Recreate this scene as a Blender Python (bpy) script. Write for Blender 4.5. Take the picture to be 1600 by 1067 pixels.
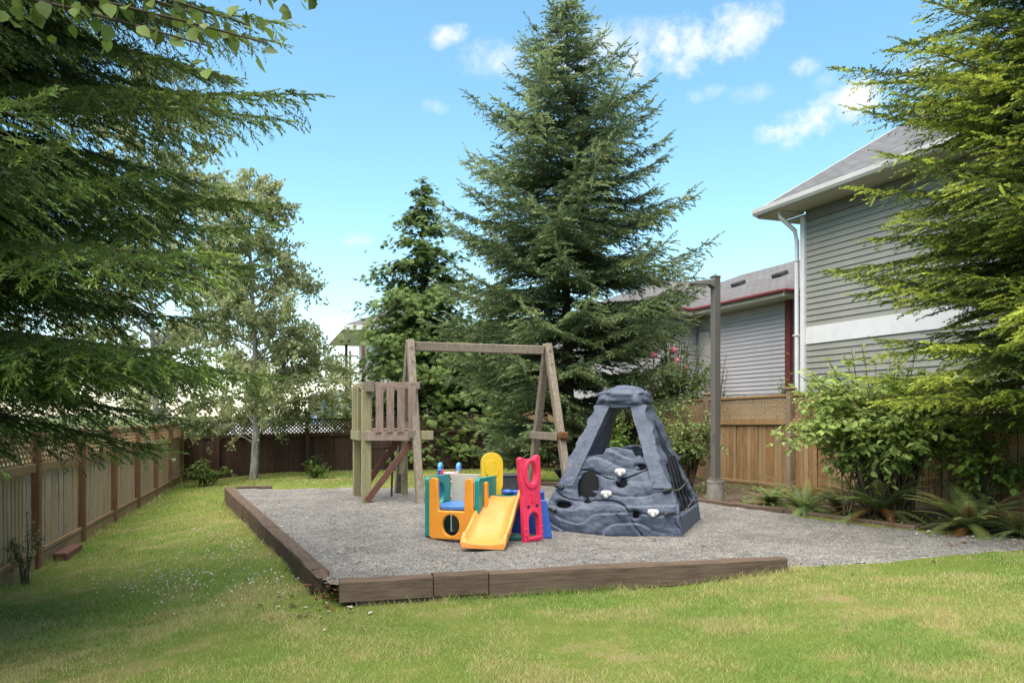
import bpy, bmesh, math, random
import numpy as np
from mathutils import Vector, Matrix

for o in list(bpy.data.objects):
    bpy.data.objects.remove(o)
SC = bpy.context.scene
COL = SC.collection
R = math.radians

# ------------------------------------------------------------------ camera
F_PX, HOR, CAM_H = 1280.0, 648.0, 1.5      # focal length in photo pixels (1600 wide), horizon row, eye height
cam_d = bpy.data.cameras.new('camera')
cam_d.sensor_width = 36.0
cam_d.lens = 36.0 * F_PX / 1600.0
cam_d.shift_y = (HOR - 533.5) / 1600.0
cam_d.clip_start = 0.1
cam_d.clip_end = 6000
cam = bpy.data.objects.new('camera', cam_d)
cam.location = (0, 0, CAM_H)
cam.rotation_euler = (R(90), 0, 0)
COL.objects.link(cam)
SC.camera = cam

# ------------------------------------------------------------------ sun, sky, exposure
SUN_AZ, SUN_EL = -148.0, 68.0               # azimuth from +Y towards +X, elevation (degrees)
sun_d = bpy.data.lights.new('sun', 'SUN')
sun_d.energy = 4.8
sun_d.angle = R(85)
sun_d.color = (1.0, 0.90, 0.76)
sun = bpy.data.objects.new('sun', sun_d)
sv = Vector((math.sin(R(SUN_AZ)) * math.cos(R(SUN_EL)), math.cos(R(SUN_AZ)) * math.cos(R(SUN_EL)), math.sin(R(SUN_EL))))
sun.rotation_euler = (-sv).to_track_quat('-Z', 'Y').to_euler()
sun.location = (-6, 2, 20)
COL.objects.link(sun)
SC.view_settings.view_transform = 'Standard'
SC.view_settings.look = 'None'
SC.view_settings.gamma = 1.0
SC.view_settings.use_curve_mapping = False
SC.cycles.max_bounces = 6; SC.cycles.diffuse_bounces = 3; SC.cycles.glossy_bounces = 2; SC.cycles.transmission_bounces = 3; SC.cycles.caustics_reflective = False; SC.cycles.caustics_refractive = False
SC.view_settings.exposure = 1.15

W = bpy.data.worlds.new('World')
SC.world = W
W.use_nodes = True
nt = W.node_tree
nt.nodes.clear()
def N(tree, kind, **kw):
    n = tree.nodes.new(kind)
    for k, v in kw.items():
        if k.startswith('i_'):
            n.inputs[k[2:].replace('_', ' ')].default_value = v
        else:
            setattr(n, k, v)
    return n
def mth(tree, op, a, b=None, c=None, clamp=False):
    n = tree.nodes.new('ShaderNodeMath'); n.operation = op; n.use_clamp = clamp
    for i, x in enumerate((a, b, c)):
        if x is None: continue
        if isinstance(x, (int, float)): n.inputs[i].default_value = x
        else: tree.links.new(x, n.inputs[i])
    return n.outputs[0]
out = N(nt, 'ShaderNodeOutputWorld')
bg = N(nt, 'ShaderNodeBackground'); bg.inputs['Strength'].default_value = 0.15
sky = N(nt, 'ShaderNodeTexSky', sky_type='NISHITA', sun_disc=False)
sky.sun_elevation = R(SUN_EL); sky.sun_rotation = R(SUN_AZ)
sky.air_density = 1.0; sky.dust_density = 0.4; sky.ozone_density = 1.0
tc = N(nt, 'ShaderNodeTexCoord')
sep = N(nt, 'ShaderNodeSeparateXYZ'); nt.links.new(tc.outputs['Generated'], sep.inputs[0])
az = mth(nt, 'ARCTAN2', sep.outputs[0], sep.outputs[1])
el = mth(nt, 'ARCSINE', sep.outputs[2])
nz = N(nt, 'ShaderNodeTexNoise'); nz.inputs['Scale'].default_value = 17; nz.inputs['Detail'].default_value = 9; nz.inputs['Roughness'].default_value = 0.64
nt.links.new(tc.outputs['Generated'], nz.inputs['Vector'])
wob = mth(nt, 'SUBTRACT', nz.outputs['Fac'], 0.5)
rndc = random.Random(4)
clouds = [(1075, 72, 100, 40, 8, .95), (1165, 42, 55, 32, 18, .8), (1000, 66, 70, 30, 4, .55), (1255, 192, 85, 30, 17, .95), (1335, 160, 60, 30, 12, .9),
          (800, 97, 90, 26, 0, .6), (880, 85, 60, 30, 0, .5), (688, 57, 36, 18, 12, .75), (680, 168, 20, 10, 0, .5),
          (1105, 146, 30, 13, 5, .6), (1170, 148, 45, 13, 0, .35), (1258, 106, 20, 14, 0, .6), (1290, 130, 20, 15, 0, .35),
          (1430, 115, 50, 24, 5, .6), (556, 376, 26, 12, 0, .4), (735, 78, 22, 9, 0, .3)]
cl = []
for (u, v, rx, ry, tilt, st) in clouds:
    a = math.atan((u - 800) / F_PX); e = math.atan((HOR - v) / math.hypot(F_PX, u - 800))
    k = math.cos(a) / F_PX
    cl.append((a, e, rx * k, ry * k * math.cos(a), tilt, st))
ang = N(nt, 'ShaderNodeCombineXYZ'); nt.links.new(az, ang.inputs[0]); nt.links.new(el, ang.inputs[1])
acc = None
wob3 = mth(nt, 'MULTIPLY_ADD', wob, 3.3, .78)
for (a, e, rx, ry, tilt, st) in cl:
    mp = N(nt, 'ShaderNodeMapping', vector_type='TEXTURE')
    mp.inputs['Location'].default_value = (a, e, 0); mp.inputs['Rotation'].default_value = (0, 0, R(tilt)); mp.inputs['Scale'].default_value = (rx, ry, 1)
    nt.links.new(ang.outputs[0], mp.inputs['Vector'])
    d = N(nt, 'ShaderNodeVectorMath', operation='DOT_PRODUCT'); nt.links.new(mp.outputs[0], d.inputs[0]); nt.links.new(mp.outputs[0], d.inputs[1])
    m = mth(nt, 'MULTIPLY', mth(nt, 'MULTIPLY_ADD', d.outputs['Value'], -.48, wob3, clamp=True), st)
    acc = m if acc is None else mth(nt, 'MAXIMUM', acc, m)
# the same kind of scattered cloud goes on all round the rest of the sky
nz2 = N(nt, 'ShaderNodeTexNoise'); nz2.inputs['Scale'].default_value = 3.2; nz2.inputs['Detail'].default_value = 7; nz2.inputs['Roughness'].default_value = .6
st3 = N(nt, 'ShaderNodeMapping'); st3.inputs['Scale'].default_value = (1, 1, 2.2); nt.links.new(tc.outputs['Generated'], st3.inputs[0]); nt.links.new(st3.outputs[0], nz2.inputs['Vector'])
gen = mth(nt, 'MULTIPLY', mth(nt, 'SUBTRACT', nz2.outputs['Fac'], .56), 7.0, clamp=True)
outside = mth(nt, 'MULTIPLY', mth(nt, 'SUBTRACT', mth(nt, 'MAXIMUM', mth(nt, 'ABSOLUTE', az), mth(nt, 'MULTIPLY', el, 1.25)), .62), 8.0, clamp=True)
acc = mth(nt, 'MAXIMUM', acc, mth(nt, 'MULTIPLY', mth(nt, 'MULTIPLY', gen, outside), .9))
mr = N(nt, 'ShaderNodeMapRange', interpolation_type='SMOOTHSTEP'); mr.inputs['From Max'].default_value = 1.0
nt.links.new(acc, mr.inputs['Value'])
hsv = N(nt, 'ShaderNodeHueSaturation'); hsv.inputs['Saturation'].default_value = 1.12; hsv.inputs['Hue'].default_value = .478; hsv.inputs['Value'].default_value = .83
nt.links.new(sky.outputs[0], hsv.inputs['Color'])
mixc = N(nt, 'ShaderNodeMix', data_type='RGBA')
mixc.inputs['B'].default_value = (3.5, 3.55, 3.65, 1)
nt.links.new(mr.outputs[0], mixc.inputs['Factor'])
nt.links.new(hsv.outputs[0], mixc.inputs['A'])
nt.links.new(mixc.outputs['Result'], bg.inputs['Color'])
nt.links.new(bg.outputs[0], out.inputs[0])

# ------------------------------------------------------------------ helpers
rnd = random.Random(11)
rng = np.random.default_rng(5)
def P(u, v, Y):
    return Vector(((u - 800) / F_PX * Y, Y, CAM_H - (v - HOR) / F_PX * Y))
def sstep(a, b, x):
    t = np.clip((np.asarray(x, float) - a) / (b - a), 0, 1)
    return t * t * (3 - 2 * t)
def _hash(ix, iy, iz):
    n = (ix * 73856093) ^ (iy * 19349663) ^ (iz * 83492791)
    n = (n ^ (n >> 13)) * 1274126177
    n = n ^ (n >> 16)
    return (n & 0xffff) / 65535.0
def vnoise(p):
    p = np.asarray(p, float)
    i = np.floor(p).astype(np.int64); f = p - i; f = f * f * (3 - 2 * f)
    r = 0
    for dx in (0, 1):
        for dy in (0, 1):
            for dz in (0, 1):
                w = (f[..., 0] if dx else 1 - f[..., 0]) * (f[..., 1] if dy else 1 - f[..., 1]) * (f[..., 2] if dz else 1 - f[..., 2])
                r = r + w * _hash(i[..., 0] + dx, i[..., 1] + dy, i[..., 2] + dz)
    return r
def fbm(p, o=4):
    p = np.asarray(p, float); r = 0; a = .5
    for k in range(o):
        r = r + a * vnoise(p * 2 ** k + 17.3 * k); a *= .5
    return r

def tag(o, label=None, cat=None, group=None, kind=None):
    if label: o['label'] = label
    if cat: o['category'] = cat
    if group: o['group'] = group
    if kind: o['kind'] = kind
    return o
def empty(name, loc, rz=0, label=None, cat=None, group=None):
    o = bpy.data.objects.new(name, None); COL.objects.link(o)
    o.location = loc; o.rotation_euler = (0, 0, rz); o.empty_display_size = .1
    return tag(o, label, cat, group)
def link(name, me, parent=None):
    o = bpy.data.objects.new(name, me); COL.objects.link(o)
    if parent: o.parent = parent
    return o
def obj(name, bm, mat, parent=None, smooth=False):
    me = bpy.data.meshes.new(name)
    bmesh.ops.recalc_face_normals(bm, faces=bm.faces[:])
    bm.to_mesh(me); bm.free()
    me.materials.append(mat)
    if smooth: me.polygons.foreach_set('use_smooth', [True] * len(me.polygons))
    return link(name, me, parent)
def npmesh(name, V, Fc, mat, parent=None, col=None, smooth=False, faceverts=3):
    me = bpy.data.meshes.new(name)
    V = np.asarray(V, np.float32).reshape(-1, 3); Fc = np.asarray(Fc, np.int32).reshape(-1, faceverts)
    me.vertices.add(len(V)); me.vertices.foreach_set('co', V.ravel())
    me.loops.add(Fc.size); me.loops.foreach_set('vertex_index', Fc.ravel())
    me.polygons.add(len(Fc)); me.polygons.foreach_set('loop_start', np.arange(len(Fc), dtype=np.int32) * faceverts)
    me.polygons.foreach_set('loop_total', np.full(len(Fc), faceverts, np.int32))
    if smooth: me.polygons.foreach_set('use_smooth', np.ones(len(Fc), bool))
    if col is not None:
        a = me.color_attributes.new('Col', 'FLOAT_COLOR', 'POINT')
        c = np.ones((len(V), 4), np.float32); c[:, :3] = col
        a.data.foreach_set('color', c.ravel())
    me.update(calc_edges=True)
    me.materials.append(mat)
    return link(name, me, parent)
def add_box(bm, c, s, rot=None, bevel=.0, seg=1):
    M = Matrix.Translation(Vector(c)) @ (rot.to_4x4() if rot else Matrix.Identity(4)) @ Matrix.Diagonal((s[0], s[1], s[2], 1))
    r = bmesh.ops.create_cube(bm, size=1, matrix=M)
    if bevel > 0:
        es = list({e for v in r['verts'] for e in v.link_edges})
        bmesh.ops.bevel(bm, geom=es, offset=bevel, segments=seg, affect='EDGES', profile=.5)
def box(name, c, s, mat, parent=None, rot=None, bevel=.004, seg=1):
    bm = bmesh.new(); add_box(bm, c, s, rot, bevel, seg)
    return obj(name, bm, mat, parent)
def rot_to(d, up=(0, 0, 1)):
    """matrix with local Z along d, local Y roughly 'up'"""
    z = Vector(d).normalized(); y = Vector(up)
    x = y.cross(z)
    if x.length < 1e-4: x = Vector((1, 0, 0))
    x.normalize(); y = z.cross(x)
    return Matrix((x, y, z)).transposed()
def add_beam(bm, a, b, w, h, up=(0, 0, 1), bevel=.006):
    a, b = Vector(a), Vector(b)
    add_box(bm, (a + b) / 2, (w, h, (b - a).length), rot_to(b - a, up), bevel)
def beam(name, a, b, w, h, mat, parent=None, up=(0, 0, 1), bevel=.006):
    bm = bmesh.new(); add_beam(bm, a, b, w, h, up, bevel)
    return obj(name, bm, mat, parent)
def tube_np(pts, rad, n=6):
    """returns verts, quads of a tapered tube"""
    pts = np.asarray(pts, float); k = len(pts); rad = np.broadcast_to(rad, (k,))
    t = np.gradient(pts, axis=0); t /= np.linalg.norm(t, axis=1)[:, None] + 1e-9
    ref = np.where(np.abs(t[:, 2:3]) > .9, np.array([[1., 0, 0]]), np.array([[0, 0, 1.]]))
    x = np.cross(ref, t); x /= np.linalg.norm(x, axis=1)[:, None] + 1e-9
    y = np.cross(t, x)
    a = np.linspace(0, 2 * np.pi, n, endpoint=False)
    V = pts[:, None] + rad[:, None, None] * (np.cos(a)[None, :, None] * x[:, None] + np.sin(a)[None, :, None] * y[:, None])
    i = np.arange(k - 1)[:, None] * n; j = np.arange(n)[None]; j2 = (j + 1) % n
    Q = np.stack([i + j, i + j2, i + n + j2, i + n + j], -1).reshape(-1, 4)
    return V.reshape(-1, 3), Q
class Tubes:
    def __init__(s): s.V = []; s.Q = []; s.n = 0
    def add(s, pts, rad, n=6):
        v, q = tube_np(pts, rad, n); s.V.append(v); s.Q.append(q + s.n); s.n += len(v)
    def build(s, name, mat, parent=None):
        return npmesh(name, np.concatenate(s.V), np.concatenate(s.Q), mat, parent, smooth=True, faceverts=4)
def tube(name, pts, rad, mat, parent=None, n=8):
    t = Tubes(); t.add(pts, rad, n); return t.build(name, mat, parent)
def poly_extrude(bm, pts2, depth, M=None, holes=()):
    """outline in local XZ (list of (x,z)), extruded along local Y by depth (centred); holes are outlines too"""
    edges = []
    for ring in [pts2] + list(holes):
        vs = [bm.verts.new((x, -depth / 2, z)) for x, z in ring]
        for a, b in zip(vs, vs[1:] + vs[:1]): edges.append(bm.edges.new((a, b)))
    r = bmesh.ops.triangle_fill(bm, use_beauty=True, use_dissolve=False, edges=edges)
    fs = [g for g in r['geom'] if isinstance(g, bmesh.types.BMFace)]
    if holes:                                  # drop the triangles that fell inside a hole
        def inside(pt, ring):
            c = False; n = len(ring)
            for i in range(n):
                (x1, y1), (x2, y2) = ring[i], ring[(i + 1) % n]
                if (y1 > pt[1]) != (y2 > pt[1]) and pt[0] < (x2 - x1) * (pt[1] - y1) / (y2 - y1) + x1: c = not c
            return c
        kill = [f for f in fs if any(inside((f.calc_center_median().x, f.calc_center_median().z), h) for h in holes)]
        fs = [f for f in fs if f not in kill]
        if kill: bmesh.ops.delete(bm, geom=kill, context='FACES_ONLY')
    e = bmesh.ops.extrude_face_region(bm, geom=fs)
    vs = [g for g in e['geom'] if isinstance(g, bmesh.types.BMVert)]
    bmesh.ops.translate(bm, verts=vs, vec=(0, depth, 0))
    if M: bmesh.ops.transform(bm, matrix=M, verts=bm.verts[:])
def ell(cx, cz, rx, rz, n=24, a0=0, a1=2 * math.pi):
    full = abs(a1 - a0 - 2 * math.pi) < 1e-6
    return [(cx + rx * math.cos(a0 + (a1 - a0) * i / (n if full else n - 1)), cz + rz * math.sin(a0 + (a1 - a0) * i / (n if full else n - 1))) for i in range(n)]
def rrect(x0, x1, z0, z1, r, n=5):
    p = []
    for cx, cz, a in ((x1 - r, z1 - r, 0), (x0 + r, z1 - r, 90), (x0 + r, z0 + r, 180), (x1 - r, z0 + r, 270)):
        for i in range(n): b = R(a + 90 * i / (n - 1)); p.append((cx + r * math.cos(b), cz + r * math.sin(b)))
    return p
def soften(o, w=.012, seg=2):
    m = o.modifiers.new('bevel', 'BEVEL'); m.width = w; m.segments = seg; m.limit_method = 'ANGLE'; m.angle_limit = R(50)
    return o

# ------------------------------------------------------------------ materials
def mat_base(name):
    m = bpy.data.materials.new(name); m.use_nodes = True
    t = m.node_tree; b = t.nodes['Principled BSDF']
    return m, t, b
def ramp(t, fac, stops):
    r = t.nodes.new('ShaderNodeValToRGB')
    e = r.color_ramp.elements
    while len(e) < len(stops): e.new(.5)
    for k, (p, c) in zip(e, stops): k.position = p; k.color = (*c, 1)
    t.links.new(fac, r.inputs[0]); return r.outputs[0]
def noise(t, vec, scale, detail=4, rough=.6, out='Fac'):
    n = t.nodes.new('ShaderNodeTexNoise'); n.inputs['Scale'].default_value = scale; n.inputs['Detail'].default_value = detail; n.inputs['Roughness'].default_value = rough
    t.links.new(vec, n.inputs['Vector']); return n.outputs[out]
def mapping(t, coord='Object', scale=(1, 1, 1)):
    c = t.nodes.new('ShaderNodeTexCoord'); mp = t.nodes.new('ShaderNodeMapping'); mp.inputs['Scale'].default_value = scale
    t.links.new(c.outputs[coord], mp.inputs[0]); return mp.outputs[0]
def bump(t, b, h, strength=.4, dist=.01):
    n = t.nodes.new('ShaderNodeBump'); n.inputs['Strength'].default_value = strength; n.inputs['Distance'].default_value = dist
    t.links.new(h, n.inputs['Height']); t.links.new(n.outputs[0], b.inputs['Normal'])
def mixrgb(t, fac, a, b, mode='MIX'):
    n = t.nodes.new('ShaderNodeMix'); n.data_type = 'RGBA'; n.blend_type = mode
    for s, x in (('Factor', fac), ('A', a), ('B', b)):
        if isinstance(x, (int, float)): n.inputs[s].default_value = x
        elif isinstance(x, tuple): n.inputs[s].default_value = (*x, 1)
        else: t.links.new(x, n.inputs[s])
    return n.outputs['Result']
def plain(name, c, rough=.6, var=.18, scale=6, spec=.4, bstr=.1, metal=0):
    m, t, b = mat_base(name)
    v = mapping(t)
    f = noise(t, v, scale, 6)
    lo = tuple(x * (1 - var) for x in c); hi = tuple(min(1, x * (1 + var)) for x in c)
    t.links.new(ramp(t, f, [(.3, lo), (.7, hi)]), b.inputs['Base Color'])
    b.inputs['Roughness'].default_value = rough; b.inputs['Specular IOR Level'].default_value = spec; b.inputs['Metallic'].default_value = metal
    bump(t, b, noise(t, v, scale * 9, 3), bstr, .004)
    return m
def wood(name, lo, hi, grain=(9, 9, .9), rand=.35, rough=.8, third=None, bstr=.5, green=None):
    """weathered wood, grain along the local axis with the small scale; each object takes its own tone"""
    m, t, b = mat_base(name)
    oi = t.nodes.new('ShaderNodeObjectInfo')
    c = t.nodes.new('ShaderNodeTexCoord'); ad = t.nodes.new('ShaderNodeVectorMath'); ad.operation = 'ADD'
    mp = t.nodes.new('ShaderNodeMapping'); mp.inputs['Scale'].default_value = grain
    sc = t.nodes.new('ShaderNodeVectorMath'); sc.operation = 'SCALE'; sc.inputs['Scale'].default_value = 37.0
    cx = t.nodes.new('ShaderNodeCombineXYZ'); t.links.new(oi.outputs['Random'], cx.inputs[0]); t.links.new(oi.outputs['Random'], cx.inputs[1])
    t.links.new(cx.outputs[0], sc.inputs[0])
    t.links.new(c.outputs['Object'], ad.inputs[0]); t.links.new(sc.outputs[0], ad.inputs[1]); t.links.new(ad.outputs[0], mp.inputs[0])
    g = noise(t, mp.outputs[0], 5, 7, .7)
    big = noise(t, ad.outputs[0], 1.6, 3)
    col = ramp(t, g, [(.3, lo), (.72, hi)])
    if third: col = mixrgb(t, ramp(t, oi.outputs['Random'], [(.35, (0, 0, 0)), (.8, (1, 1, 1))]), col, mixrgb(t, g, tuple(x * .7 for x in third), third))
    if green: col = mixrgb(t, ramp(t, big, [(.45, (0, 0, 0)), (.7, (.7, .7, .7))]), col, green)
    k = mth(t, 'ADD', mth(t, 'MULTIPLY', oi.outputs['Random'], rand), 1 - rand / 2)
    k = mth(t, 'MULTIPLY', k, mth(t, 'ADD', mth(t, 'MULTIPLY', big, .7), .65))
    hv = t.nodes.new('ShaderNodeHueSaturation'); t.links.new(col, hv.inputs['Color']); t.links.new(k, hv.inputs['Value'])
    t.links.new(hv.outputs[0], b.inputs['Base Color'])
    b.inputs['Roughness'].default_value = rough; b.inputs['Specular IOR Level'].default_value = .25
    bump(t, b, g, bstr, .006)
    return m
def foliage_mat(name, trans=.3, rough=.5, spec=.3, sat=1.0):
    m, t, b = mat_base(name)
    a = t.nodes.new('ShaderNodeVertexColor'); a.layer_name = 'Col'
    t.links.new(a.outputs[0], b.inputs['Base Color'])
    b.inputs['Roughness'].default_value = rough; b.inputs['Specular IOR Level'].default_value = spec
    tr = t.nodes.new('ShaderNodeBsdfTranslucent')
    hs = t.nodes.new('ShaderNodeHueSaturation'); hs.inputs['Value'].default_value = 1.5; hs.inputs['Hue'].default_value = .485
    t.links.new(a.outputs[0], hs.inputs['Color']); t.links.new(hs.outputs[0], tr.inputs[0])
    mx = t.nodes.new('ShaderNodeMixShader'); mx.inputs[0].default_value = trans
    t.links.new(b.outputs[0], mx.inputs[1]); t.links.new(tr.outputs[0], mx.inputs[2])
    t.links.new(mx.outputs[0], t.nodes['Material Output'].inputs[0])
    return m
def bark_mat(name, lo, hi, sc=12):
    m, t, b = mat_base(name)
    v = mapping(t, 'Object', (1, 1, .35)); g = noise(t, v, sc, 6, .7)
    t.links.new(ramp(t, g, [(.35, lo), (.68, hi)]), b.inputs['Base Color']); b.inputs['Roughness'].default_value = .9
    bump(t, b, g, .7, .02); return m

M_leaf = foliage_mat('leaf', .35)
M_needle = foliage_mat('needle', .28, .6, .2)
M_grass = foliage_mat('grass_blade', .35, .5, .25)
M_bark = bark_mat('conifer_bark', (.03, .022, .016), (.10, .075, .055))
M_birchbark = bark_mat('birch_bark', (.10, .09, .08), (.42, .40, .36))
M_twig = bark_mat('twig_bark', (.05, .035, .02), (.14, .10, .06))
M_fence_l = wood('cedar_fence_weathered', (.24, .175, .115), (.50, .395, .29), third=(.38, .255, .14), rand=.3)
M_fence_lp = wood('cedar_post_rust', (.10, .05, .025), (.24, .125, .06), rand=.2)
M_fence_lr = wood('cedar_rail_tan', (.17, .10, .05), (.34, .225, .12), rand=.2)
M_fence_b = wood('brown_stained_fence', (.035, .02, .014), (.085, .05, .035), rand=.35)
M_fence_r = wood('cedar_fence_golden', (.15, .08, .033), (.33, .19, .082), third=(.27, .185, .10), rand=.3)
M_fence_rp = wood('cedar_post_grey', (.14, .10, .07), (.30, .225, .16), rand=.2)
M_timber = wood('stained_timber', (.052, .034, .023), (.135, .094, .066), grain=(.8, 9, 9), rand=.3)
M_oldwood = wood('weathered_swing_timber', (.095, .075, .055), (.28, .235, .185), rand=.15, bstr=.8)
M_greenwood = wood('mossy_tower_post', (.17, .15, .085), (.34, .31, .19), rand=.15, green=(.22, .22, .09))
M_pinkwood = wood('pinkish_tower_slat', (.16, .11, .088), (.33, .25, .21), rand=.2)
M_redwood = wood('red_stained_rail', (.10, .045, .032), (.21, .10, .075), rand=.15)
M_palewood = wood('pale_seat_wood', (.30, .24, .13), (.48, .40, .24), rand=.1)
M_rot = plain('rotten_wood', (.13, .065, .03), .95, .6, 22, .1, .9)
M_metal = plain('dark_steel', (.05, .05, .05), .5, .2, 8, .5, .1, .4)
M_concrete = plain('concrete', (.20, .185, .165), .9, .25, 9, .2, .5)
M_lamp = plain('bronze_grey_paint', (.105, .098, .09), .5, .1, 5, .45, .05)
def plastic(name, c, rough=.38, dirt=.12):
    m, t, b = mat_base(name)
    v = mapping(t); f = noise(t, v, 9, 8, .75)
    t.links.new(ramp(t, f, [(.25, tuple(x * (1 - dirt * 2) + .01 for x in c)), (.5, c), (.8, tuple(min(1, x * .9 + .05) for x in c))]), b.inputs['Base Color'])
    g = noise(t, v, 40, 4); mr_ = mth(t, 'ADD', mth(t, 'MULTIPLY', g, .3), rough - .15); t.links.new(mr_, b.inputs['Roughness'])
    b.inputs['Specular IOR Level'].default_value = .4
    bump(t, b, noise(t, v, 160, 3), .06, .002)
    return m
M_orange = plastic('orange_plastic', (.72, .27, .025))
M_slide = plastic('slide_orange_plastic', (.70, .27, .055))
M_teal = plastic('teal_plastic', (.01, .22, .20))
M_beige = plastic('beige_plastic', (.52, .46, .37))
M_bluep = plastic('blue_plastic', (.03, .10, .42))
M_seat = plastic('blue_seat_plastic', (.07, .19, .50))
M_yellow = plastic('yellow_plastic', (.66, .43, .015))
M_red = plastic('raspberry_plastic', (.70, .03, .09))
M_green = plastic('dark_green_plastic', (.015, .13, .10))
M_pink = plastic('pink_plastic', (.75, .32, .36))
M_lblue = plastic('light_blue_plastic', (.08, .30, .65))
M_white = plastic('white_plastic', (.62, .60, .57))
M_rock = plastic('slate_blue_plastic', (.068, .085, .128), .55, .34)
_t = M_rock.node_tree; _v = mapping(_t); bump(_t, _t.nodes['Principled BSDF'], mth(_t, 'ADD', noise(_t, _v, 22, 8, .75), mth(_t, 'MULTIPLY', noise(_t, mapping(_t, 'Object', (1, 1, 3.5)), 7, 5, .6), .8)), .55, .016)
M_black = plain('black_plastic', (.012, .012, .013), .5, .2, 8)
M_tub = plastic('charcoal_plastic', (.03, .033, .04), .5)
M_mat = {}

# lawn soil and grass base
def lawn_mat():
    m, t, b = mat_base('lawn_turf')
    v = mapping(t, 'Object')
    a = noise(t, v, .55, 5, .65); c = noise(t, v, 3.2, 5, .7); f = noise(t, v, 55, 3, .8)
    s = mth(t, 'ADD', mth(t, 'MULTIPLY', a, .6), mth(t, 'MULTIPLY', c, .4))
    g = ramp(t, s, [(.36, (.095, .15, .025)), (.52, (.15, .19, .04)), (.60, (.25, .22, .09)), (.70, (.28, .21, .13))])
    k = mixrgb(t, .55, g, ramp(t, f, [(.3, (.35, .35, .35)), (.7, (1.35, 1.35, 1.3))]), 'MULTIPLY')
    t.links.new(k, b.inputs['Base Color']); b.inputs['Roughness'].default_value = .95; b.inputs['Specular IOR Level'].default_value = .1
    bump(t, b, f, .9, .03); return m
def gravel_mat():
    m, t, b = mat_base('grey_pea_gravel')
    v = mapping(t, 'Object')
    vo = t.nodes.new('ShaderNodeTexVoronoi'); vo.inputs['Scale'].default_value = 92; t.links.new(v, vo.inputs['Vector'])
    sp = t.nodes.new('ShaderNodeSeparateColor'); t.links.new(vo.outputs['Color'], sp.inputs[0])
    st = ramp(t, sp.outputs[0], [(0, (.09, .088, .086)), (.45, (.235, .228, .217)), (.8, (.335, .322, .302)), (1, (.48, .46, .43))])
    big = noise(t, v, 1.3, 5, .65); mid = noise(t, v, 6, 4, .7)
    sh = ramp(t, mth(t, 'ADD', mth(t, 'MULTIPLY', big, .5), mth(t, 'MULTIPLY', mid, .5)), [(.35, (.55, .535, .52)), (.62, (1.1, 1.09, 1.07))])
    t.links.new(mixrgb(t, 1.0, st, sh, 'MULTIPLY'), b.inputs['Base Color'])
    b.inputs['Roughness'].default_value = .9; b.inputs['Specular IOR Level'].default_value = .2
    h = mth(t, 'SUBTRACT', 1.0, vo.outputs['Distance'])
    bump(t, b, mth(t, 'ADD', h, mth(t, 'MULTIPLY', mid, .8)), 1.0, .018); return m
def soil_mat():
    m, t, b = mat_base('bark_mulch_soil')
    v = mapping(t, 'Object'); a = noise(t, v, 2.2, 5, .7); f = noise(t, v, 45, 4, .8)
    g = ramp(t, a, [(.38, (.055, .036, .024)), (.55, (.10, .07, .05)), (.66, (.075, .09, .025))])
    t.links.new(mixrgb(t, .7, g, ramp(t, f, [(.3, (.4, .4, .4)), (.72, (1.6, 1.5, 1.4))]), 'MULTIPLY'), b.inputs['Base Color'])
    b.inputs['Roughness'].default_value = .95; bump(t, b, f, 1.0, .03); return m
M_lawn, M_gravel, M_soil = lawn_mat(), gravel_mat(), soil_mat()

# ------------------------------------------------------------------ terrain
LF0, LFd = np.array([-5.64, 9.6]), np.array([-.255, .967])       # left fence line
RF0, RFd = np.array([4.02, 15.5]), np.array([-.345, .939])       # right fence line
BF0, BFd = np.array([-9.05, 22.5]), np.array([.958, .287])       # back fence line
PIT = [(-1.43, 6.47), (2.47, 7.50), (3.5, 7.45), (5.1, 8.02), (7.6, 8.5), (7.6, 8.9), (5.6, 8.72), (4.72, 9.46), (2.9, 12.7), (1.5, 15.5), (-1.0, 15.3), (-5.1, 14.8)]
def lawn_z(x, y):
    x, y = np.asarray(x, float), np.asarray(y, float)
    dl = (x - LF0[0]) * .967 + (y - LF0[1]) * .255
    z = -.30 * (1 - sstep(0, 3.0, dl))
    z = z + .17 * sstep(.8, 4.2, x) * (1 - sstep(15, 19, y))
    z = z - .12 * sstep(14.6, 22, y) * sstep(0, 3, dl)
    return z
def seg_dist(x, y, a, b):
    a, b = np.array(a), np.array(b); d = b - a; L = d @ d
    t = np.clip(((x - a[0]) * d[0] + (y - a[1]) * d[1]) / L, 0, 1)
    return np.hypot(x - a[0] - t * d[0], y - a[1] - t * d[1])
def in_poly(x, y, poly):
    x, y = np.asarray(x, float), np.asarray(y, float); c = np.zeros(x.shape, bool); n = len(poly)
    for i in range(n):
        (x1, y1), (x2, y2) = poly[i], poly[(i + 1) % n]
        if y1 == y2: continue
        c ^= ((y1 > y) != (y2 > y)) & (x < (x2 - x1) * (y - y1) / (y2 - y1) + x1)
    return c
def gravel_z(x, y):
    d = np.minimum.reduce([seg_dist(x, y, PIT[i], PIT[i + 1]) for i in (1, 2, 3)])
    f = sstep(0, .7, d)
    z = (lawn_z(x, y) + .010 - .035 * (1 - sstep(.02, .16, d))) * (1 - f) + .158 * f
    for (dx, dy, dr) in ((-.35, 8.25, .45), (-.6, 8.7, .5), (1.1, 9.0, .8), (-.5, 13.6, .7), (-2.4, 12.6, .4), (-2.6, 9.5, .6), (.9, 11.6, .7), (3.2, 9.4, .7)):
        z = z - .03 * f * np.exp(-((x - dx) ** 2 + (y - dy) ** 2) / dr ** 2)
    z = z + .055 * (fbm(np.stack([x * 1.7, y * 1.7, 0 * x], -1), 3) - .45) * f + .028 * (fbm(np.stack([x * 6, y * 7, 0 * x + 3], -1), 2) - .4) * f
    return z
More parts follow.
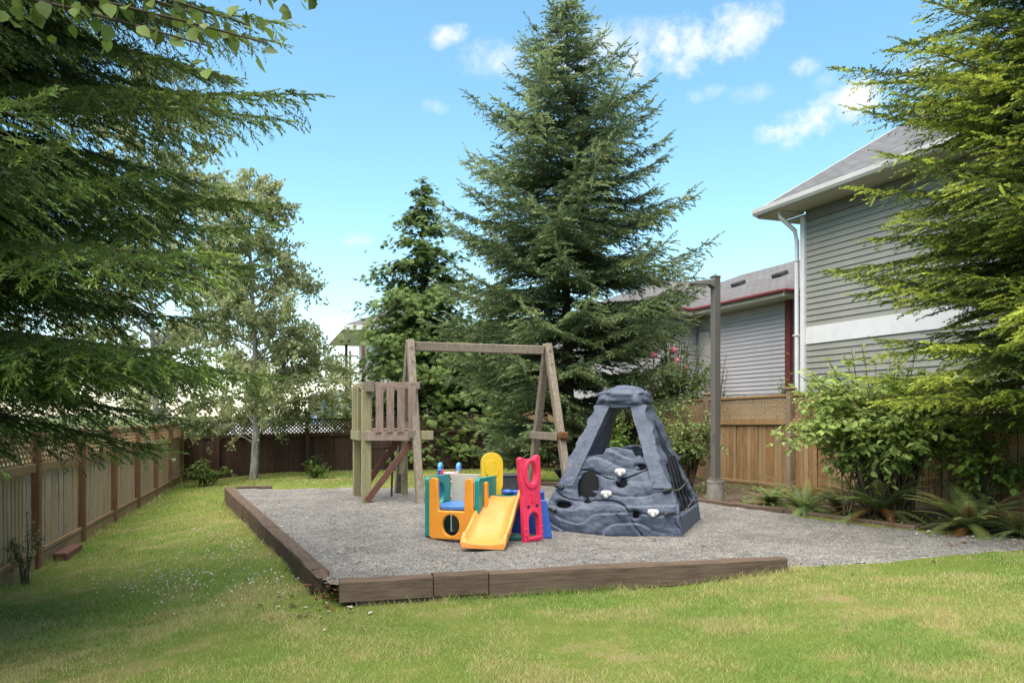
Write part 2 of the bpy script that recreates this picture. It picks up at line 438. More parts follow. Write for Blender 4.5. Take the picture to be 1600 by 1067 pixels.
def grid_sheet(name, x0, x1, y0, y1, nx, ny, zf, mat, keep=None):
    X, Y = np.meshgrid(np.linspace(x0, x1, nx), np.linspace(y0, y1, ny)); Z = zf(X, Y)
    V = np.stack([X, Y, Z], -1).reshape(-1, 3)
    i = np.arange(ny - 1)[:, None] * nx + np.arange(nx - 1)[None]
    Q = np.stack([i, i + 1, i + nx + 1, i + nx], -1).reshape(-1, 4)
    if keep is not None: Q = Q[keep(V[Q].mean(1))]
    o = npmesh(name, V, Q, mat, smooth=True, faceverts=4)
    tag(o, kind='structure'); return o
def lawn_surface(x, y):
    z = lawn_z(x, y) + .02 * (fbm(np.stack([x * 1.2, y * 1.2, 0 * x + 9], -1), 3) - .45)
    return z
grid_sheet('lawn', -11, 9, 1, 27, 121, 157, lambda x, y: lawn_surface(x, y) - .10 * in_poly(x, y, PIT) * sstep(.12, .45, np.minimum.reduce([seg_dist(x, y, PIT[k], PIT[(k + 1) % len(PIT)]) for k in range(len(PIT))])), M_lawn)
def far_z(x, y):
    r = np.hypot(x, y - 12); return -.55 - 5.0 * sstep(34, 95, r)
M_far = plain('rough_ground', (.09, .11, .04), .95, .4, .3, .1, .5)
X = np.concatenate([-np.geomspace(4000, 20, 26), np.linspace(-18, 18, 13), np.geomspace(20, 4000, 26)])
Xg, Yg = np.meshgrid(X, X + 12)
i = np.arange(len(X) - 1)[:, None] * len(X) + np.arange(len(X) - 1)[None]
tag(npmesh('ground', np.stack([Xg, Yg, far_z(Xg, Yg)], -1), np.stack([i, i + 1, i + len(X) + 1, i + len(X)], -1), M_far, smooth=True, faceverts=4), kind='structure')
grid_sheet('gravel', -5.4, 7.7, 6.3, 15.7, 240, 172, gravel_z, M_gravel, keep=lambda c: in_poly(c[:, 0] + .03 * np.sin(c[:, 1] * 9), c[:, 1] + .05 * np.sin(c[:, 0] * 7 + 1) + .03 * np.sin(c[:, 0] * 23), PIT))
def bed_keep(c):
    w = (c[:, 0] - RF0[0]) * .939 + (c[:, 1] - RF0[1]) * .345
    e = np.where(c[:, 1] > 9.46, (c[:, 0] - 4.72) * .872 + (c[:, 1] - 9.46) * .49, (c[:, 1] - 8.72) * .77 + (c[:, 0] - 5.6) * .64)
    return (w < .3) & (e > .05)
def bed_z(x, y):
    return .165 + .06 * sstep(-1.5, 0, (x - RF0[0]) * .939 + (y - RF0[1]) * .345) + .07 * (fbm(np.stack([x * 2.5, y * 2.5, 0 * x + 5], -1), 4) - .4)
grid_sheet('garden_bed', 1.0, 8.0, 7.6, 20, 141, 249, bed_z, M_soil, keep=bed_keep)

# ------------------------------------------------------------------ timber edging
def timber(a, b, top, h, w, label, wob=.0, group='timber edging of the gravel pit', rot_end=False):
    a, b = Vector((*a, 0)), Vector((*b, 0)); d = b - a; L = d.length
    o = empty('landscape_timber', (a.x, a.y, top - h), math.atan2(d.y, d.x), label, 'timber', group)
    nx = max(4, int(L / .06)); x = np.linspace(0, L, nx)
    prof = [(-w / 2, 0), (w / 2, 0), (w / 2, h - .012), (w / 2 - .012, h), (-w / 2 + .012, h), (-w / 2, h - .012)]
    V = np.zeros((nx, 6, 3)); seed = rnd.random() * 50
    for k, (py, pz) in enumerate(prof):
        n = fbm(np.stack([x * 2.2 + seed, 0 * x + k * 3.1, 0 * x], -1), 4) - .47
        n2 = fbm(np.stack([x * .8 + seed, 0 * x + 7, 0 * x], -1), 2) - .47
        V[:, k, 0] = x; V[:, k, 1] = py + n * .018 + n2 * wob; V[:, k, 2] = pz + (n * .02 if pz > .01 else 0) + (n2 * wob * .6 if pz > .01 else 0)
    if rot_end:
        V[:3, :, 0] += rng.uniform(0, .16, (3, 6)); V[0, :, 1] *= .7; V[0, 2:, 2] -= .05
    Vf = V.reshape(-1, 3); i = np.arange(nx - 1)[:, None] * 6; j = np.arange(6)[None]
    Q = np.stack([i + j, i + (j + 1) % 6, i + 6 + (j + 1) % 6, i + 6 + j], -1).reshape(-1, 4)
    c0 = len(Vf); Vf = np.concatenate([Vf, [V[0].mean(0), V[-1].mean(0)]])
    caps = [[c0, (k + 1) % 6, k, k] for k in range(6)]; e = (nx - 1) * 6
    me_tris = [[c0, (k + 1) % 6, k] for k in range(6)] + [[c0 + 1, e + k, e + (k + 1) % 6] for k in range(6)]
    me = bpy.data.meshes.new('beam'); me.from_pydata(Vf.tolist(), [], Q.tolist() + me_tris); me.materials.append(M_timber); me.update()
    link('beam', me, o); return o
A = (-1.43, 6.47); G = (-5.15, 14.85)
def lerp2(a, b, t): return (a[0] + (b[0] - a[0]) * t, a[1] + (b[1] - a[1]) * t)
A2 = lerp2(A, G, .035)
tl = timber(A2, lerp2(A, G, .36), .20, .27, .15, 'dark brown pit edging timber with a rotted broken end at the corner', .05, rot_end=True)
timber(lerp2(A, G, .362), lerp2(A, G, .66), .205, .28, .15, 'middle dark brown timber of the long pit edge beside the clover lawn', .06)
timber(lerp2(A, G, .662), G, .20, .36, .15, 'far dark brown timber of the long pit edge beside the clover lawn', .05)
timber((-5.02, 14.92), (-4.42, 15.05), .20, .26, .15, 'short rounded brown timber stub turning the far pit corner', .02)
f = lambda t: lerp2((-1.36, 6.44), (2.47, 7.47), t)
timber(f(0), f(.185), .205, .165, .14, 'short brown front edging timber beside the rotted corner', .0)
timber(f(.187), f(.30), .215, .17, .14, 'shortest brown front edging timber with a chipped top corner', .0)
timber(f(.302), f(1), .21, .19, .14, 'long straight brown front edging timber ending at open gravel', .02)
timber(lerp2((-1.36, 6.47), (2.47, 7.5), .03), lerp2((-1.36, 6.47), (2.47, 7.5), .52), .037, .10, .14, 'half buried brown timber lying under the front edging timbers', .0)
timber((4.70, 9.50), (3.75, 11.18), .215, .12, .10, 'low worn timber edging in front of the sword ferns', .03)
timber((3.74, 11.2), (2.9, 12.7), .21, .12, .10, 'low worn timber edging near the lamp post base', .03)
timber((1.5, 15.5), (-.9, 15.3), .24, .16, .14, 'brown timber at the back of the gravel behind the swing frame', .0)
bm = bmesh.new()
for k in range(16):
    t_ = rnd.uniform(0, .05); p = lerp2(A, G, t_)
    add_box(bm, (p[0] + rnd.gauss(-.02, .06), p[1] + rnd.gauss(0, .05), rnd.uniform(.02, .15)), (rnd.uniform(.02, .09), rnd.uniform(.01, .03), rnd.uniform(.008, .02)), Matrix.Rotation(rnd.uniform(0, 3), 3, 'Z') @ Matrix.Rotation(rnd.uniform(-.6, .6), 3, 'X'))
o = obj('rotten_splinters', bm, M_rot); tag(o, 'orange brown rotten wood splinters spilling from the pit corner', 'wood splinters', kind='stuff')

# ------------------------------------------------------------------ fences
def fence(name, p0, d, length, zf, label, mats, board_w, gap, zb, board_h, lat_h, post_step, post_t0, post_w, post_top, side, kick=True, board_proud=.0, cap=False, lat_pitch=.09):
    """fence along d from p0; boards from zb to zb+board_h above the ground line, lattice lat_h above; 'side' is the outward sign of the seen face"""
    mb, mp, mr_ = mats
    ang = math.atan2(d[1], d[0])
    z0 = float(zf(p0[0] + d[0] * length / 2, p0[1] + d[1] * length / 2))
    root = empty(name, (p0[0], p0[1], 0), ang, label, 'fence')
    def zat(t): return float(zf(p0[0] + d[0] * t, p0[1] + d[1] * t))
    # boards share one mesh
    bm = bmesh.new(); add_box(bm, (0, 0, board_h / 2), (board_w, .018, board_h), None, .004)
    first = obj('board', bm, mb, root); me = first.data
    bk = beam('gap_shade_backing', (0, -side * .012, zat(0) + zb + board_h / 2), (length, -side * .012, zat(length) + zb + board_h / 2), .012, board_h - .03, M_fence_b, root, bevel=0)  # one dark sheet for the rear boards; gap shadow is put into its colour
    n = int(length / (board_w + gap)); posts = []
    t = post_t0
    while t < length: posts.append(t); t += post_step
    for k in range(n):
        o = first if k == 0 else link('board', me, root)
        t = (k + .5) * (board_w + gap)
        o.location = (t, side * (.012 + rnd.uniform(0, .006)), zat(t) + zb + rnd.uniform(-.006, .006))
        o.rotation_euler = (rnd.uniform(-.008, .008), rnd.uniform(-.006, .006), rnd.uniform(-.03, .03))
    for k, t in enumerate(posts):
        z = zat(t); bm = bmesh.new()
        add_box(bm, (0, 0, post_top / 2 - .1), (post_w, post_w, post_top + .2), None, .006)
        po = obj('post', bm, mp, root); po.location = (t, side * (post_w / 2 + .005), z)
        if cap:
            c = box('post_cap', (0, 0, post_top + .02), (post_w + .05, post_w + .05, .04), mp, po, bevel=.012)
    # rails, kick board and lattice panel by panel between posts
    ends = [0] + posts + [length]
    for a, b in zip(ends[:-1], ends[1:]):
        if b - a < .25: continue
        a_, b_ = a + post_w / 2 + .002, b - post_w / 2 - .002
        za, zb_ = zat(a_), zat(b_)
        def rail(nm, h0, h, th, yo, m):
            r = beam(nm, (a_, side * yo, za + h0 + h / 2), (b_, side * yo, zb_ + h0 + h / 2), th, h, m, root, up=(0, 0, 1), bevel=.004)
        # add_beam: w is horizontal thickness, h vertical
        if kick: rail('kick_board', 0, zb - .02, .03, .045, mr_)
        rail('lower_rail', zb - .01, .05, .04, .052, mr_)
        rail('middle_rail', zb + board_h - .01, .10, .04, .052, mr_)
        top0 = zb + board_h + .09
        rail('top_rail', top0 + lat_h, .045, .06, .03, mr_)
        bm = bmesh.new(); L = b_ - a_; slope = (zb_ - za) / L
        for sgn, yo in ((1, .02), (-1, .032)):
            x = -lat_h
            while x < L + lat_h:
                # strip from (x, 0) to (x + sgn*lat_h, lat_h), clipped to the panel
                xa, xb, qa, qb = x, x + sgn * lat_h, 0., lat_h
                if sgn < 0: xa, xb = x + 0, x - lat_h
                def clip(xa, qa, xb, qb):
                    pts = []
                    if xa == xb: return None
                    lo, hi = 0., 1.
                    for lim, s in ((0, 1), (L, -1)):
                        fa, fb = s * (xa - lim), s * (xb - lim)
                        if fa < 0 and fb < 0: return None
                        if fa < 0: lo = max(lo, -fa / (fb - fa))
                        if fb < 0: hi = min(hi, fa / (fa - fb))
                    if hi - lo < .05: return None
                    g = lambda s: (xa + (xb - xa) * s, qa + (qb - qa) * s)
                    return g(lo), g(hi)
                c = clip(xa, qa, xb, qb)
                if c:
                    (x1, q1), (x2, q2) = c
                    add_beam(bm, (a_ + x1, side * yo, za + slope * x1 + top0 + q1), (a_ + x2, side * yo, za + slope * x2 + top0 + q2), .008, .034, up=(0, 1, 0) if False else (sgn * -1, 0, 1), bevel=0)
                x += lat_pitch
        if bm.verts: tag(obj('lattice', bm, mr_, root), kind='stuff')
        else: bm.free()
    return root
# left fence: from the far corner to past the camera
lf_far = LF0 + LFd * 13.4; lf_d = -LFd
fence('left_fence', tuple(lf_far), tuple(lf_d), 19.0, lambda x, y: -.32, 'weathered cedar picket fence with rust brown posts under the large fir', (M_fence_l, M_fence_lp, M_fence_lr),
      .092, .030, .19, .97, .30, 2.12, 13.4 - 6 * 2.12, .10, 1.62, 1, lat_pitch=.125)
fence('back_fence', tuple(BF0), tuple(BFd), 9.9, lambda x, y: -.36 + .02 * (x + 9), 'dark brown stained fence with white gaps in its lattice top', (M_fence_b, M_fence_b, M_fence_b),
      .138, .003, .08, 1.12, .36, 2.42, .91, .12, 1.78, -1, kick=False, cap=True, lat_pitch=.105)
rf_far = RF0 + RFd * 10.4; rf_d = -RFd
fence('right_fence', tuple(rf_far), tuple(rf_d), 19.5, lambda x, y: .17 + .015 * (15.5 - y), 'golden brown cedar fence with lattice top behind the ferns', (M_fence_r, M_fence_rp, M_fence_r),
      .098, .010, .10, 1.05, .37, 2.45, .11, .11, 1.72, -1, kick=True, cap=True, lat_pitch=.085)
# loose timber offcut lying at the left fence foot
o = empty('timber_offcut', (-5.66, 10.45, -.3), math.atan2(.967, -.255), 'reddish brown timber offcut lying against the picket fence foot', 'timber')
box('beam', (0, 0, .05), (.75, .16, .10), M_redwood, o, bevel=.01)

# ------------------------------------------------------------------ houses
def siding_mat(name, c):
    m, t, b = mat_base(name)
    v = mapping(t, 'Object', (.4, 3, 3)); f = noise(t, v, 3, 5)
    t.links.new(ramp(t, f, [(.3, tuple(x * .9 for x in c)), (.7, tuple(x * 1.06 for x in c))]), b.inputs['Base Color']); b.inputs['Roughness'].default_value = .6
    bump(t, b, noise(t, mapping(t, 'Object', (1.5, 30, 30)), 4, 3), .15, .003); return m
M_sidg = siding_mat('sage_grey_siding', (.27, .272, .245))
M_sidm = siding_mat('mauve_grey_siding', (.54, .52, .56))
M_wtrim = plain('white_trim', (.66, .66, .68), .55, .06, 4)
M_gtrim = plain('grey_frieze', (.16, .16, .155), .6, .08, 4)
M_gutter = plain('pale_grey_gutter', (.50, .50, .49), .4, .08, 3)
M_soffit = plain('beige_soffit', (.50, .47, .40), .7, .08, 5)
M_redtrim = plain('oxblood_trim', (.17, .035, .035), .55, .15, 4)
M_glass = plain('window_glass', (.05, .06, .07), .08, .1, 2, .8, 0)
def shingle_mat(name, c, sc):
    m, t, b = mat_base(name)
    cnode = t.nodes.new('ShaderNodeTexCoord')
    br = t.nodes.new('ShaderNodeTexBrick'); br.inputs['Scale'].default_value = 1.0
    br.inputs['Brick Width'].default_value = .33; br.inputs['Row Height'].default_value = sc; br.inputs['Mortar Size'].default_value = .012
    br.inputs['Color1'].default_value = (*[x * .8 for x in c], 1); br.inputs['Color2'].default_value = (*[x * 1.2 for x in c], 1); br.inputs['Mortar'].default_value = (*[x * .35 for x in c], 1)
    t.links.new(cnode.outputs['UV'], br.inputs['Vector'])
    n = noise(t, cnode.outputs['UV'], 1.2, 5)
    t.links.new(mixrgb(t, .5, br.outputs[0], ramp(t, n, [(.3, (.7, .7, .7)), (.7, (1.2, 1.2, 1.2))]), 'MULTIPLY'), b.inputs['Base Color'])
    b.inputs['Roughness'].default_value = .95; bump(t, b, br.outputs['Fac'], -.6, .02); return m
M_shg = shingle_mat('grey_shingles', (.105, .105, .112), .14)
M_shm = shingle_mat('brown_grey_shingles', (.115, .108, .11), .14)
def roof_quad(name, pts, mat, parent, thick=.10):
    """sloped slab with UVs in metres along the eave and up the slope; pts[0]-pts[1] is the eave"""
    p = [Vector(q) for q in pts]
    nrm = (p[1] - p[0]).cross(p[-1] - p[0]).normalized()
    if nrm.z < 0: nrm = -nrm
    e = (p[1] - p[0]).normalized(); s = nrm.cross(e)
    bm = bmesh.new(); uv = bm.loops.layers.uv.new('UVMap')
    top = [bm.verts.new(q) for q in p]; bot = [bm.verts.new(q - nrm * thick) for q in p]
    fs = [bm.faces.new(top), bm.faces.new(bot[::-1])] + [bm.faces.new((top[i], bot[i], bot[(i + 1) % len(p)], top[(i + 1) % len(p)])) for i in range(len(p))]
    for fc in fs:
        for l in fc.loops: l[uv].uv = ((l.vert.co - p[0]).dot(e), (l.vert.co - p[0]).dot(s))
    return obj(name, bm, mat, parent)
def siding(root, x0, x1, y, z0, z1, pitch, mat, ny):
    """lap boards on the wall plane y (local), facing sign ny"""
    n = max(1, int(round((z1 - z0) / pitch))); p = (z1 - z0) / n
    bm = bmesh.new()
    add_box(bm, (0, 0, 0), (x1 - x0, .014, p + .016), Matrix.Rotation(ny * .20, 3, 'X'))
    first = obj('siding_board', bm, mat, root)
    for k in range(n):
        o = first if k == 0 else link('siding_board', first.data, root)
        o.location = ((x0 + x1) / 2, y + ny * .012, z0 + (k + .5) * p)
# --- sage grey two-storey house. local x runs along the wall towards the camera, local -y is out to the yard
gh = empty('grey_house', (5.77, 16.4, 0), math.atan2(-.939, .345), 'sage grey lap sided house with white band and shingled gable roof', 'house')
# local +x=(.345,-.939); local +y=(.939,.345) = away from the yard
box('wall', (5.2, 4.3, 2.4), (10.2, 8.4, 6.42), M_sidg, gh, bevel=0)
box('eave_return', (-.37, -.18, 5.585), (.68, .60, .10), M_soffit, gh, bevel=0)
siding(gh, .10, 10.2, .09, -.3, 2.90, .118, M_sidg, -1)
siding(gh, .10, 10.2, .09, 3.24, 5.34, .118, M_sidg, -1)
box('band_board', (5.15, .075, 3.07), (10.1, .05, .34), M_wtrim, gh)
box('frieze_board', (5.15, .07, 5.455), (10.1, .045, .22), M_gtrim, gh)
box('corner_trim', (.04, .06, 2.5), (.12, .10, 5.9), M_wtrim, gh)
box('corner_trim', (-.04, 4.3, 2.5), (.06, 8.4, 5.9), M_sidg, gh)
soff = box('soffit', (4.7, -.2, 5.58), (10.9, .62, .03), M_soffit, gh, bevel=0)
ridge_y, ridge_z, ez = 4.3, 5.72 + 4.8 * .58, 5.72
roof_quad('roof', [(-.72, -.5, ez), (10.4, -.5, ez), (10.4, ridge_y, ridge_z), (-.72, ridge_y, ridge_z)], M_shg, gh, .07)
roof_quad('roof', [(-.72, ridge_y + .002, ridge_z), (10.4, ridge_y + .002, ridge_z), (10.4, 9.1, ez), (-.72, 9.1, ez)], M_shg, gh, .07)
bm = bmesh.new(); poly_extrude(bm, [(0, 0), (.10, 0), (.13, .05), (.13, .13), (0, .13)], 11.1, Matrix.Rotation(R(90), 4, 'Z'))
g_ = obj('gutter', bm, M_gutter, gh); g_.location = (4.85, -.505, 5.57); g_.rotation_euler = (0, 0, R(180))
beam('rake_board', (-.735, -.5, 5.63), (-.735, ridge_y, ridge_z - .09), .03, .16, M_wtrim, gh)
box('gable_soffit', (-.36, 4.3, 5.52), (.68, 8.3, .03), M_soffit, gh, bevel=0)
t_ = Tubes(); t_.add([(-.1, -.42, 5.57), (-.1, -.42, 5.45), (-.1, -.05, 5.2), (-.1, 0, 5.0), (-.1, 0, 2.5), (-.1, 0, .2)], .045, 8); t_.build('downspout', M_wtrim, gh)
for z in (4.6, 3.1, 1.7): box('pipe_bracket', (-.1, .0, z), (.12, .11, .03), M_wtrim, gh, bevel=0)
# gable end wall above the eave (faces away from the yard side, seen only from a step aside)
bm = bmesh.new(); poly_extrude(bm, [(-4.2, 0), (4.2, 0), (0, 2.4)], .1, Matrix.Translation((.05, 4.3, 5.35)) @ Matrix.Rotation(R(90), 4, 'Z')); obj('gable_wall', bm, M_sidg, gh)
# --- mauve house
mh = empty('mauve_house', (6.7, 20.0, 0), math.atan2(.939, -.345), 'mauve grey sided bungalow with oxblood gutter and hipped shingle roof', 'house')
# local +x = (-.345,.939) away from camera; local +y = (-.939,-.345) out to the yard
box('wall', (5.0, -4.2, 2.0), (10, 8.2, 4.7), M_sidm, mh, bevel=0)
siding(mh, .12, 3.9, -.07, .2, 4.22, .108, M_sidm, 1)
box('corner_trim', (.0, -.07, 2.2), (.18, .10, 4.3), M_redtrim, mh)
box('wing_wall', (7.0, 1.1, 2.0), (6.0, 2.8, 4.7), M_sidm, mh, bevel=0)
siding_root = empty('wing_siding', (3.98, 2.5, 0), R(-90)); siding_root.parent = mh
siding(siding_root, .05, 2.5, 0, .2, 4.22, .108, M_sidm, -1)
def roof_hip(root, x0, x1, y0, y1, z, rise, mat, alongx=True):
    if alongx:
        h = (y1 - y0) / 2; r0, r1, c = x0 + h, x1 - h, (y0 + y1) / 2
        a, b = (r0, c, z + rise), (r1, c, z + rise)
        roof_quad('roof', [(x0, y1, z), (x1, y1, z), b, a], mat, root, .06); roof_quad('roof', [(x1, y0, z), (x0, y0, z), a, b], mat, root, .06)
        roof_quad('roof', [(x0, y0, z), (x0, y1, z), a], mat, root, .06); roof_quad('roof', [(x1, y1, z), (x1, y0, z), b], mat, root, .06)
    else:
        h = (x1 - x0) / 2; r0, r1, c = y0 + h, y1 - h, (x0 + x1) / 2
        a, b = (c, r0, z + rise), (c, r1, z + rise)
        roof_quad('roof', [(x0, y0, z), (x0, y1, z), b, a], mat, root, .06); roof_quad('roof', [(x1, y1, z), (x1, y0, z), a, b], mat, root, .06)
        roof_quad('roof', [(x0, y1, z), (x1, y1, z), b], mat, root, .06); roof_quad('roof', [(x1, y0, z), (x0, y0, z), a], mat, root, .06)
roof_hip(mh, -.55, 12.5, -9.1, .5, 4.46, 1.95, M_shm)
roof_hip(mh, 3.3, 10.4, -6.0, 3.0, 4.45, 1.45, M_shm, alongx=False)
box('soffit', (1.4, .2, 4.32), (3.9, .6, .03), M_soffit, mh, bevel=0)
box('fascia', (1.38, .49, 4.38), (3.84, .03, .13), M_soffit, mh)
box('fascia', (-.54, -4.2, 4.38), (.03, 9.3, .13), M_soffit, mh)
box('gutter', (1.36, .54, 4.44), (3.8, .08, .08), M_redtrim, mh, bevel=.02)
box('gutter', (-.60, -4.2, 4.44), (.08, 9.5, .08), M_redtrim, mh, bevel=.02)
box('soffit', (3.6, 1.6, 4.32), (.6, 2.7, .03), M_soffit, mh, bevel=0)
box('fascia', (3.31, 1.72, 4.38), (.03, 2.4, .13), M_soffit, mh)
box('gutter', (3.26, 1.75, 4.44), (.08, 2.4, .08), M_redtrim, mh, bevel=.02)
for (xx, yy) in ((4.6, -1.9), (2.4, -1.7)):
    box('roof_vent', (xx, yy, 4.46 + (.5 - yy) * .406 + .06), (.4, .3, .12), M_shm, mh, rot=Matrix.Rotation(R(-22), 3, 'X'), bevel=.02)
d_ = box('side_door', (3.45, -.02, 2.75), (.75, .05, 2.2), M_wtrim, mh)
box('door_panel', (0.0 + 3.45, .012, 2.75), (.55, .02, 1.9), M_white, d_)
box('wall_lantern', (3.05, .06, 3.75), (.12, .14, .22), M_redtrim, mh, bevel=.02)
w_ = box('window', (3.93, 1.75, 3.55), (.06, .95, .75), M_wtrim, mh)
box('pane', (3.89, 1.75, 3.55), (.03, .8, .6), M_beige, w_, bevel=0)
# --- pale house behind the cedar: roof corner and porch post in view
c0 = P(533, 518, 35)
ph = empty('pale_house', (c0.x, 35, -.6), R(17), 'pale house with white eaves and thin porch post behind the cedar hedge tree', 'house')
zz = c0.z + .6
box('wall', (3.2, 3.2, zz / 2), (3.6, 5, zz - .1), M_wtrim, ph, bevel=0)
roof_hip(ph, 0, 5.6, -1, 7.5, zz + .18, 1.2, M_shm, alongx=False)
box('soffit', (2.8, 3.25, zz + .02), (5.5, 8.4, .04), M_soffit, ph, bevel=0)
box('fascia', (2.8, -1.0, zz + .09), (5.6, .04, .20), M_wtrim, ph); box('fascia', (0, 3.25, zz + .09), (.04, 8.5, .20), M_wtrim, ph)
box('porch_post', (.85, -.75, zz / 2), (.13, .13, zz), M_redwood, ph)
box('porch_post', (.85, 6.5, zz / 2), (.13, .13, zz), M_redwood, ph)
# --- distant buildings
M_b1, M_b2, M_b3 = plain('blue_cladding', (.12, .19, .32), .7, .1, .5), plain('grey_blue_cladding', (.26, .28, .34), .7, .1, .5), plain('cream_cladding', (.60, .60, .57), .7, .08, .5)
def far_block(name, u0, u1, vtop, Y, mat, depth, label, wins, roofm, roof_h=.9, gable=False):
    a, b = P(u0, vtop, Y), P(u1, vtop, Y); zb = -6.0
    root = empty(name, ((a.x + b.x) / 2, Y, zb), 0, label, 'building'); w = b.x - a.x; h = a.z - zb
    box('wall', (0, depth / 2, h / 2), (w, depth, h), mat, root, bevel=0)
    roof_hip(root, -w / 2 - .4, w / 2 + .4, -.4, depth + .4, h, roof_h, roofm, alongx=w > depth)
    for (fx, fz, ww, wh) in wins:
        wo = box('window', ((fx - .5) * w, -.03, h - fz), (ww, .06, wh), M_wtrim, root, bevel=0); box('pane', ((fx - .5) * w, -.07, h - fz), (ww * .8, .03, wh * .78), M_glass, wo, bevel=0)
    return root
far_block('blue_house', 481, 506, 622, 104, M_b1, 7, 'bright blue house far beyond the dark brown back fence', [(.7, 2.2, .8, 1.2)], M_shm, .9)
far_block('grey_apartment', 499, 540, 620, 118, M_b2, 9, 'grey blue apartment block with two rows of windows beyond the fence', [(.4, 1.0, 1.0, .8), (.8, 1.0, .6, .8), (.25, 2.9, .7, 1.1), (.5, 2.9, 1.0, .8), (.8, 2.9, .6, .8)], M_shm, 1.0)
far_block('cream_townhouse', 527, 566, 610, 92, M_b3, 8, 'cream townhouse with balcony posts and tan roof beyond the fence', [(.45, 1.4, .5, 1.2), (.6, 1.4, .5, 1.2), (.8, 2.6, .7, 1.6), (.45, 3.2, .5, 1.2)], M_soffit, .7)
ww = empty('made_up_white_wall', (-9, 46, -.6), R(4), 'made-up long low white wall that whitens the lattice gaps of the back fence', 'wall')  # invented wall, added as a bright backdrop behind the fence lattice
box('wall', (0, 0, .75), (14, .25, 1.6), M_wtrim, ww); box('coping', (0, 0, 1.58), (14, .35, .06), M_wtrim, ww)
# utility pole
pp = P(547, 548, 60)
up_ = empty('utility_pole', (pp.x, 60, -3), 0, 'thin wooden utility pole far behind the dark brown fence', 'utility pole')
tube('pole', [(0, 0, 0), (0, 0, pp.z + 3)], [.14, .1], M_oldwood, up_); box('crossarm', (-.2, -.12, pp.z + 2.6), (1.6, .1, .12), M_oldwood, up_)

# ------------------------------------------------------------------ swing frame with tower
GZ = .145
sw = empty('swing_frame', (-1.65, 13.27, GZ), math.atan2(.73, 2.25), 'weathered grey timber swing frame with a raised slatted play tower', 'swing set')
zt = 2.67 - GZ; BL = 2.37
def apex_leg(x, sgn, foot, spread):
    top = Vector((x, sgn * .03, zt + .0)); ft = Vector((x + foot, sgn * spread, -.12))
    return top, ft
for x in (0, BL):
    s = -1 if x == 0 else 1
    for sg in (-1, 1):
        top, ft = apex_leg(x, sg, s * .03, 1.0)
        b_ = beam('leg', top + Vector((0, sg * -.015, .03)), ft, .14, .115, M_oldwood, sw, up=(1, 0, 0), bevel=.012)
        if sg < 0:
            for q in (.045, .13):
                p = top.lerp(ft, q) + Vector((0, -.075, .03)); tube('bolt', [p, p + Vector((0, -.012, .004))], [.022, .02], M_metal, b_, 8)
bm = bmesh.new(); add_beam(bm, (.075, 0, zt - .06), (BL - .075, 0, zt - .07), .10, .15, bevel=.012); bmb = obj('top_beam', bm, M_oldwood, sw)
beam('cross_brace', (BL - .09, -.64, 1.0), (BL - .09, .60, 1.0), .05, .13, M_oldwood, sw)
beam('cross_brace', (-.085, -.66, 1.06), (-.085, .60, 1.06), .06, .13, M_oldwood, sw)
box('brace_end', (BL + .02, -.69, 1.02), (.15, .12, .12), M_rot, sw, bevel=.02)
Mi = sw.matrix_basis.inverted() if False else (Matrix.Translation((-1.65, 13.27, GZ)) @ Matrix.Rotation(math.atan2(.73, 2.25), 4, 'Z')).inverted()
def L_(x, y, z): return Mi @ Vector((x, y, z))
fl, rl = L_(-2.30, 12.92, 0), L_(-2.60, 13.72, 0)
fr, rr = L_(-1.47, 12.86, 0), L_(-1.80, 13.72, 0)
ztop, zdk = 1.985 - GZ, 1.17 - GZ
def vpost(name, p, z0, z1, w, m, dd=None):
    return beam(name, (p.x, p.y, z0), (p.x, p.y, z1), w, dd or w, m, sw, up=(0, 1, 0), bevel=.01)
vpost('tower_post', fl, -.1, ztop - .09, .15, M_greenwood, .12)
vpost('tower_post', rl, -.1, ztop - .10, .12, M_greenwood, .12)
vpost('tower_post', rr, -.1, ztop - .10, .10, M_greenwood, .10)
def hboard(name, a, b, z, w, h, m): return beam(name, (a.x, a.y, z), (b.x, b.y, z), w, h, m, sw)
o_ = Vector((0, -.085, 0))
hboard('deck_beam', fl + Vector((-.03, -.08, 0)), fr + o_, zdk, .045, .15, M_pinkwood)
hboard('deck_beam', fl + Vector((-.09, 0, 0)), rl + Vector((-.08, 0, 0)), zdk, .045, .15, M_greenwood)
hboard('deck_beam', rl, rr, zdk, .045, .15, M_greenwood)
hboard('top_rail', fl + Vector((-.05, -.03, 0)), fr + Vector((.02, -.03, 0)), ztop - .03, .05, .11, M_pinkwood)
hboard('top_rail', fl + Vector((-.06, .05, 0)), rl + Vector((-.05, -.02, 0)), ztop - .03, .05, .11, M_greenwood)
hboard('top_rail', rl, rr, ztop - .03, .05, .10, M_oldwood)
hboard('corner_block', fl + Vector((-.02, -.11, 0)), fl + Vector((.10, -.11, 0)), ztop - .04, .12, .17, M_oldwood)
hboard('deck_tie', fr + Vector((.01, -.10, 0)), fr + Vector((.21, -.10, 0)), zdk + .01, .10, .14, M_greenwood)
fd = (fr - fl); fd.z = 0
for k in range(4):
    p = fl + fd * (.235 + k * .205) + Vector((0, -.122, 0))
    beam('slat', (p.x, p.y, 1.245 - GZ - .02), (p.x, p.y, ztop - .01 - .012 * k), .118, .025, M_pinkwood, sw, up=(0, 1, 0), bevel=.004)
sd = rl - fl
for k in range(3):
    p = fl + sd * (.22 + .26 * k) + Vector((-.10, 0, 0)); beam('slat', (p.x, p.y, 1.245 - GZ), (p.x, p.y, ztop - .03), .022, .11, M_greenwood, sw, up=(0, 1, 0), bevel=.004)
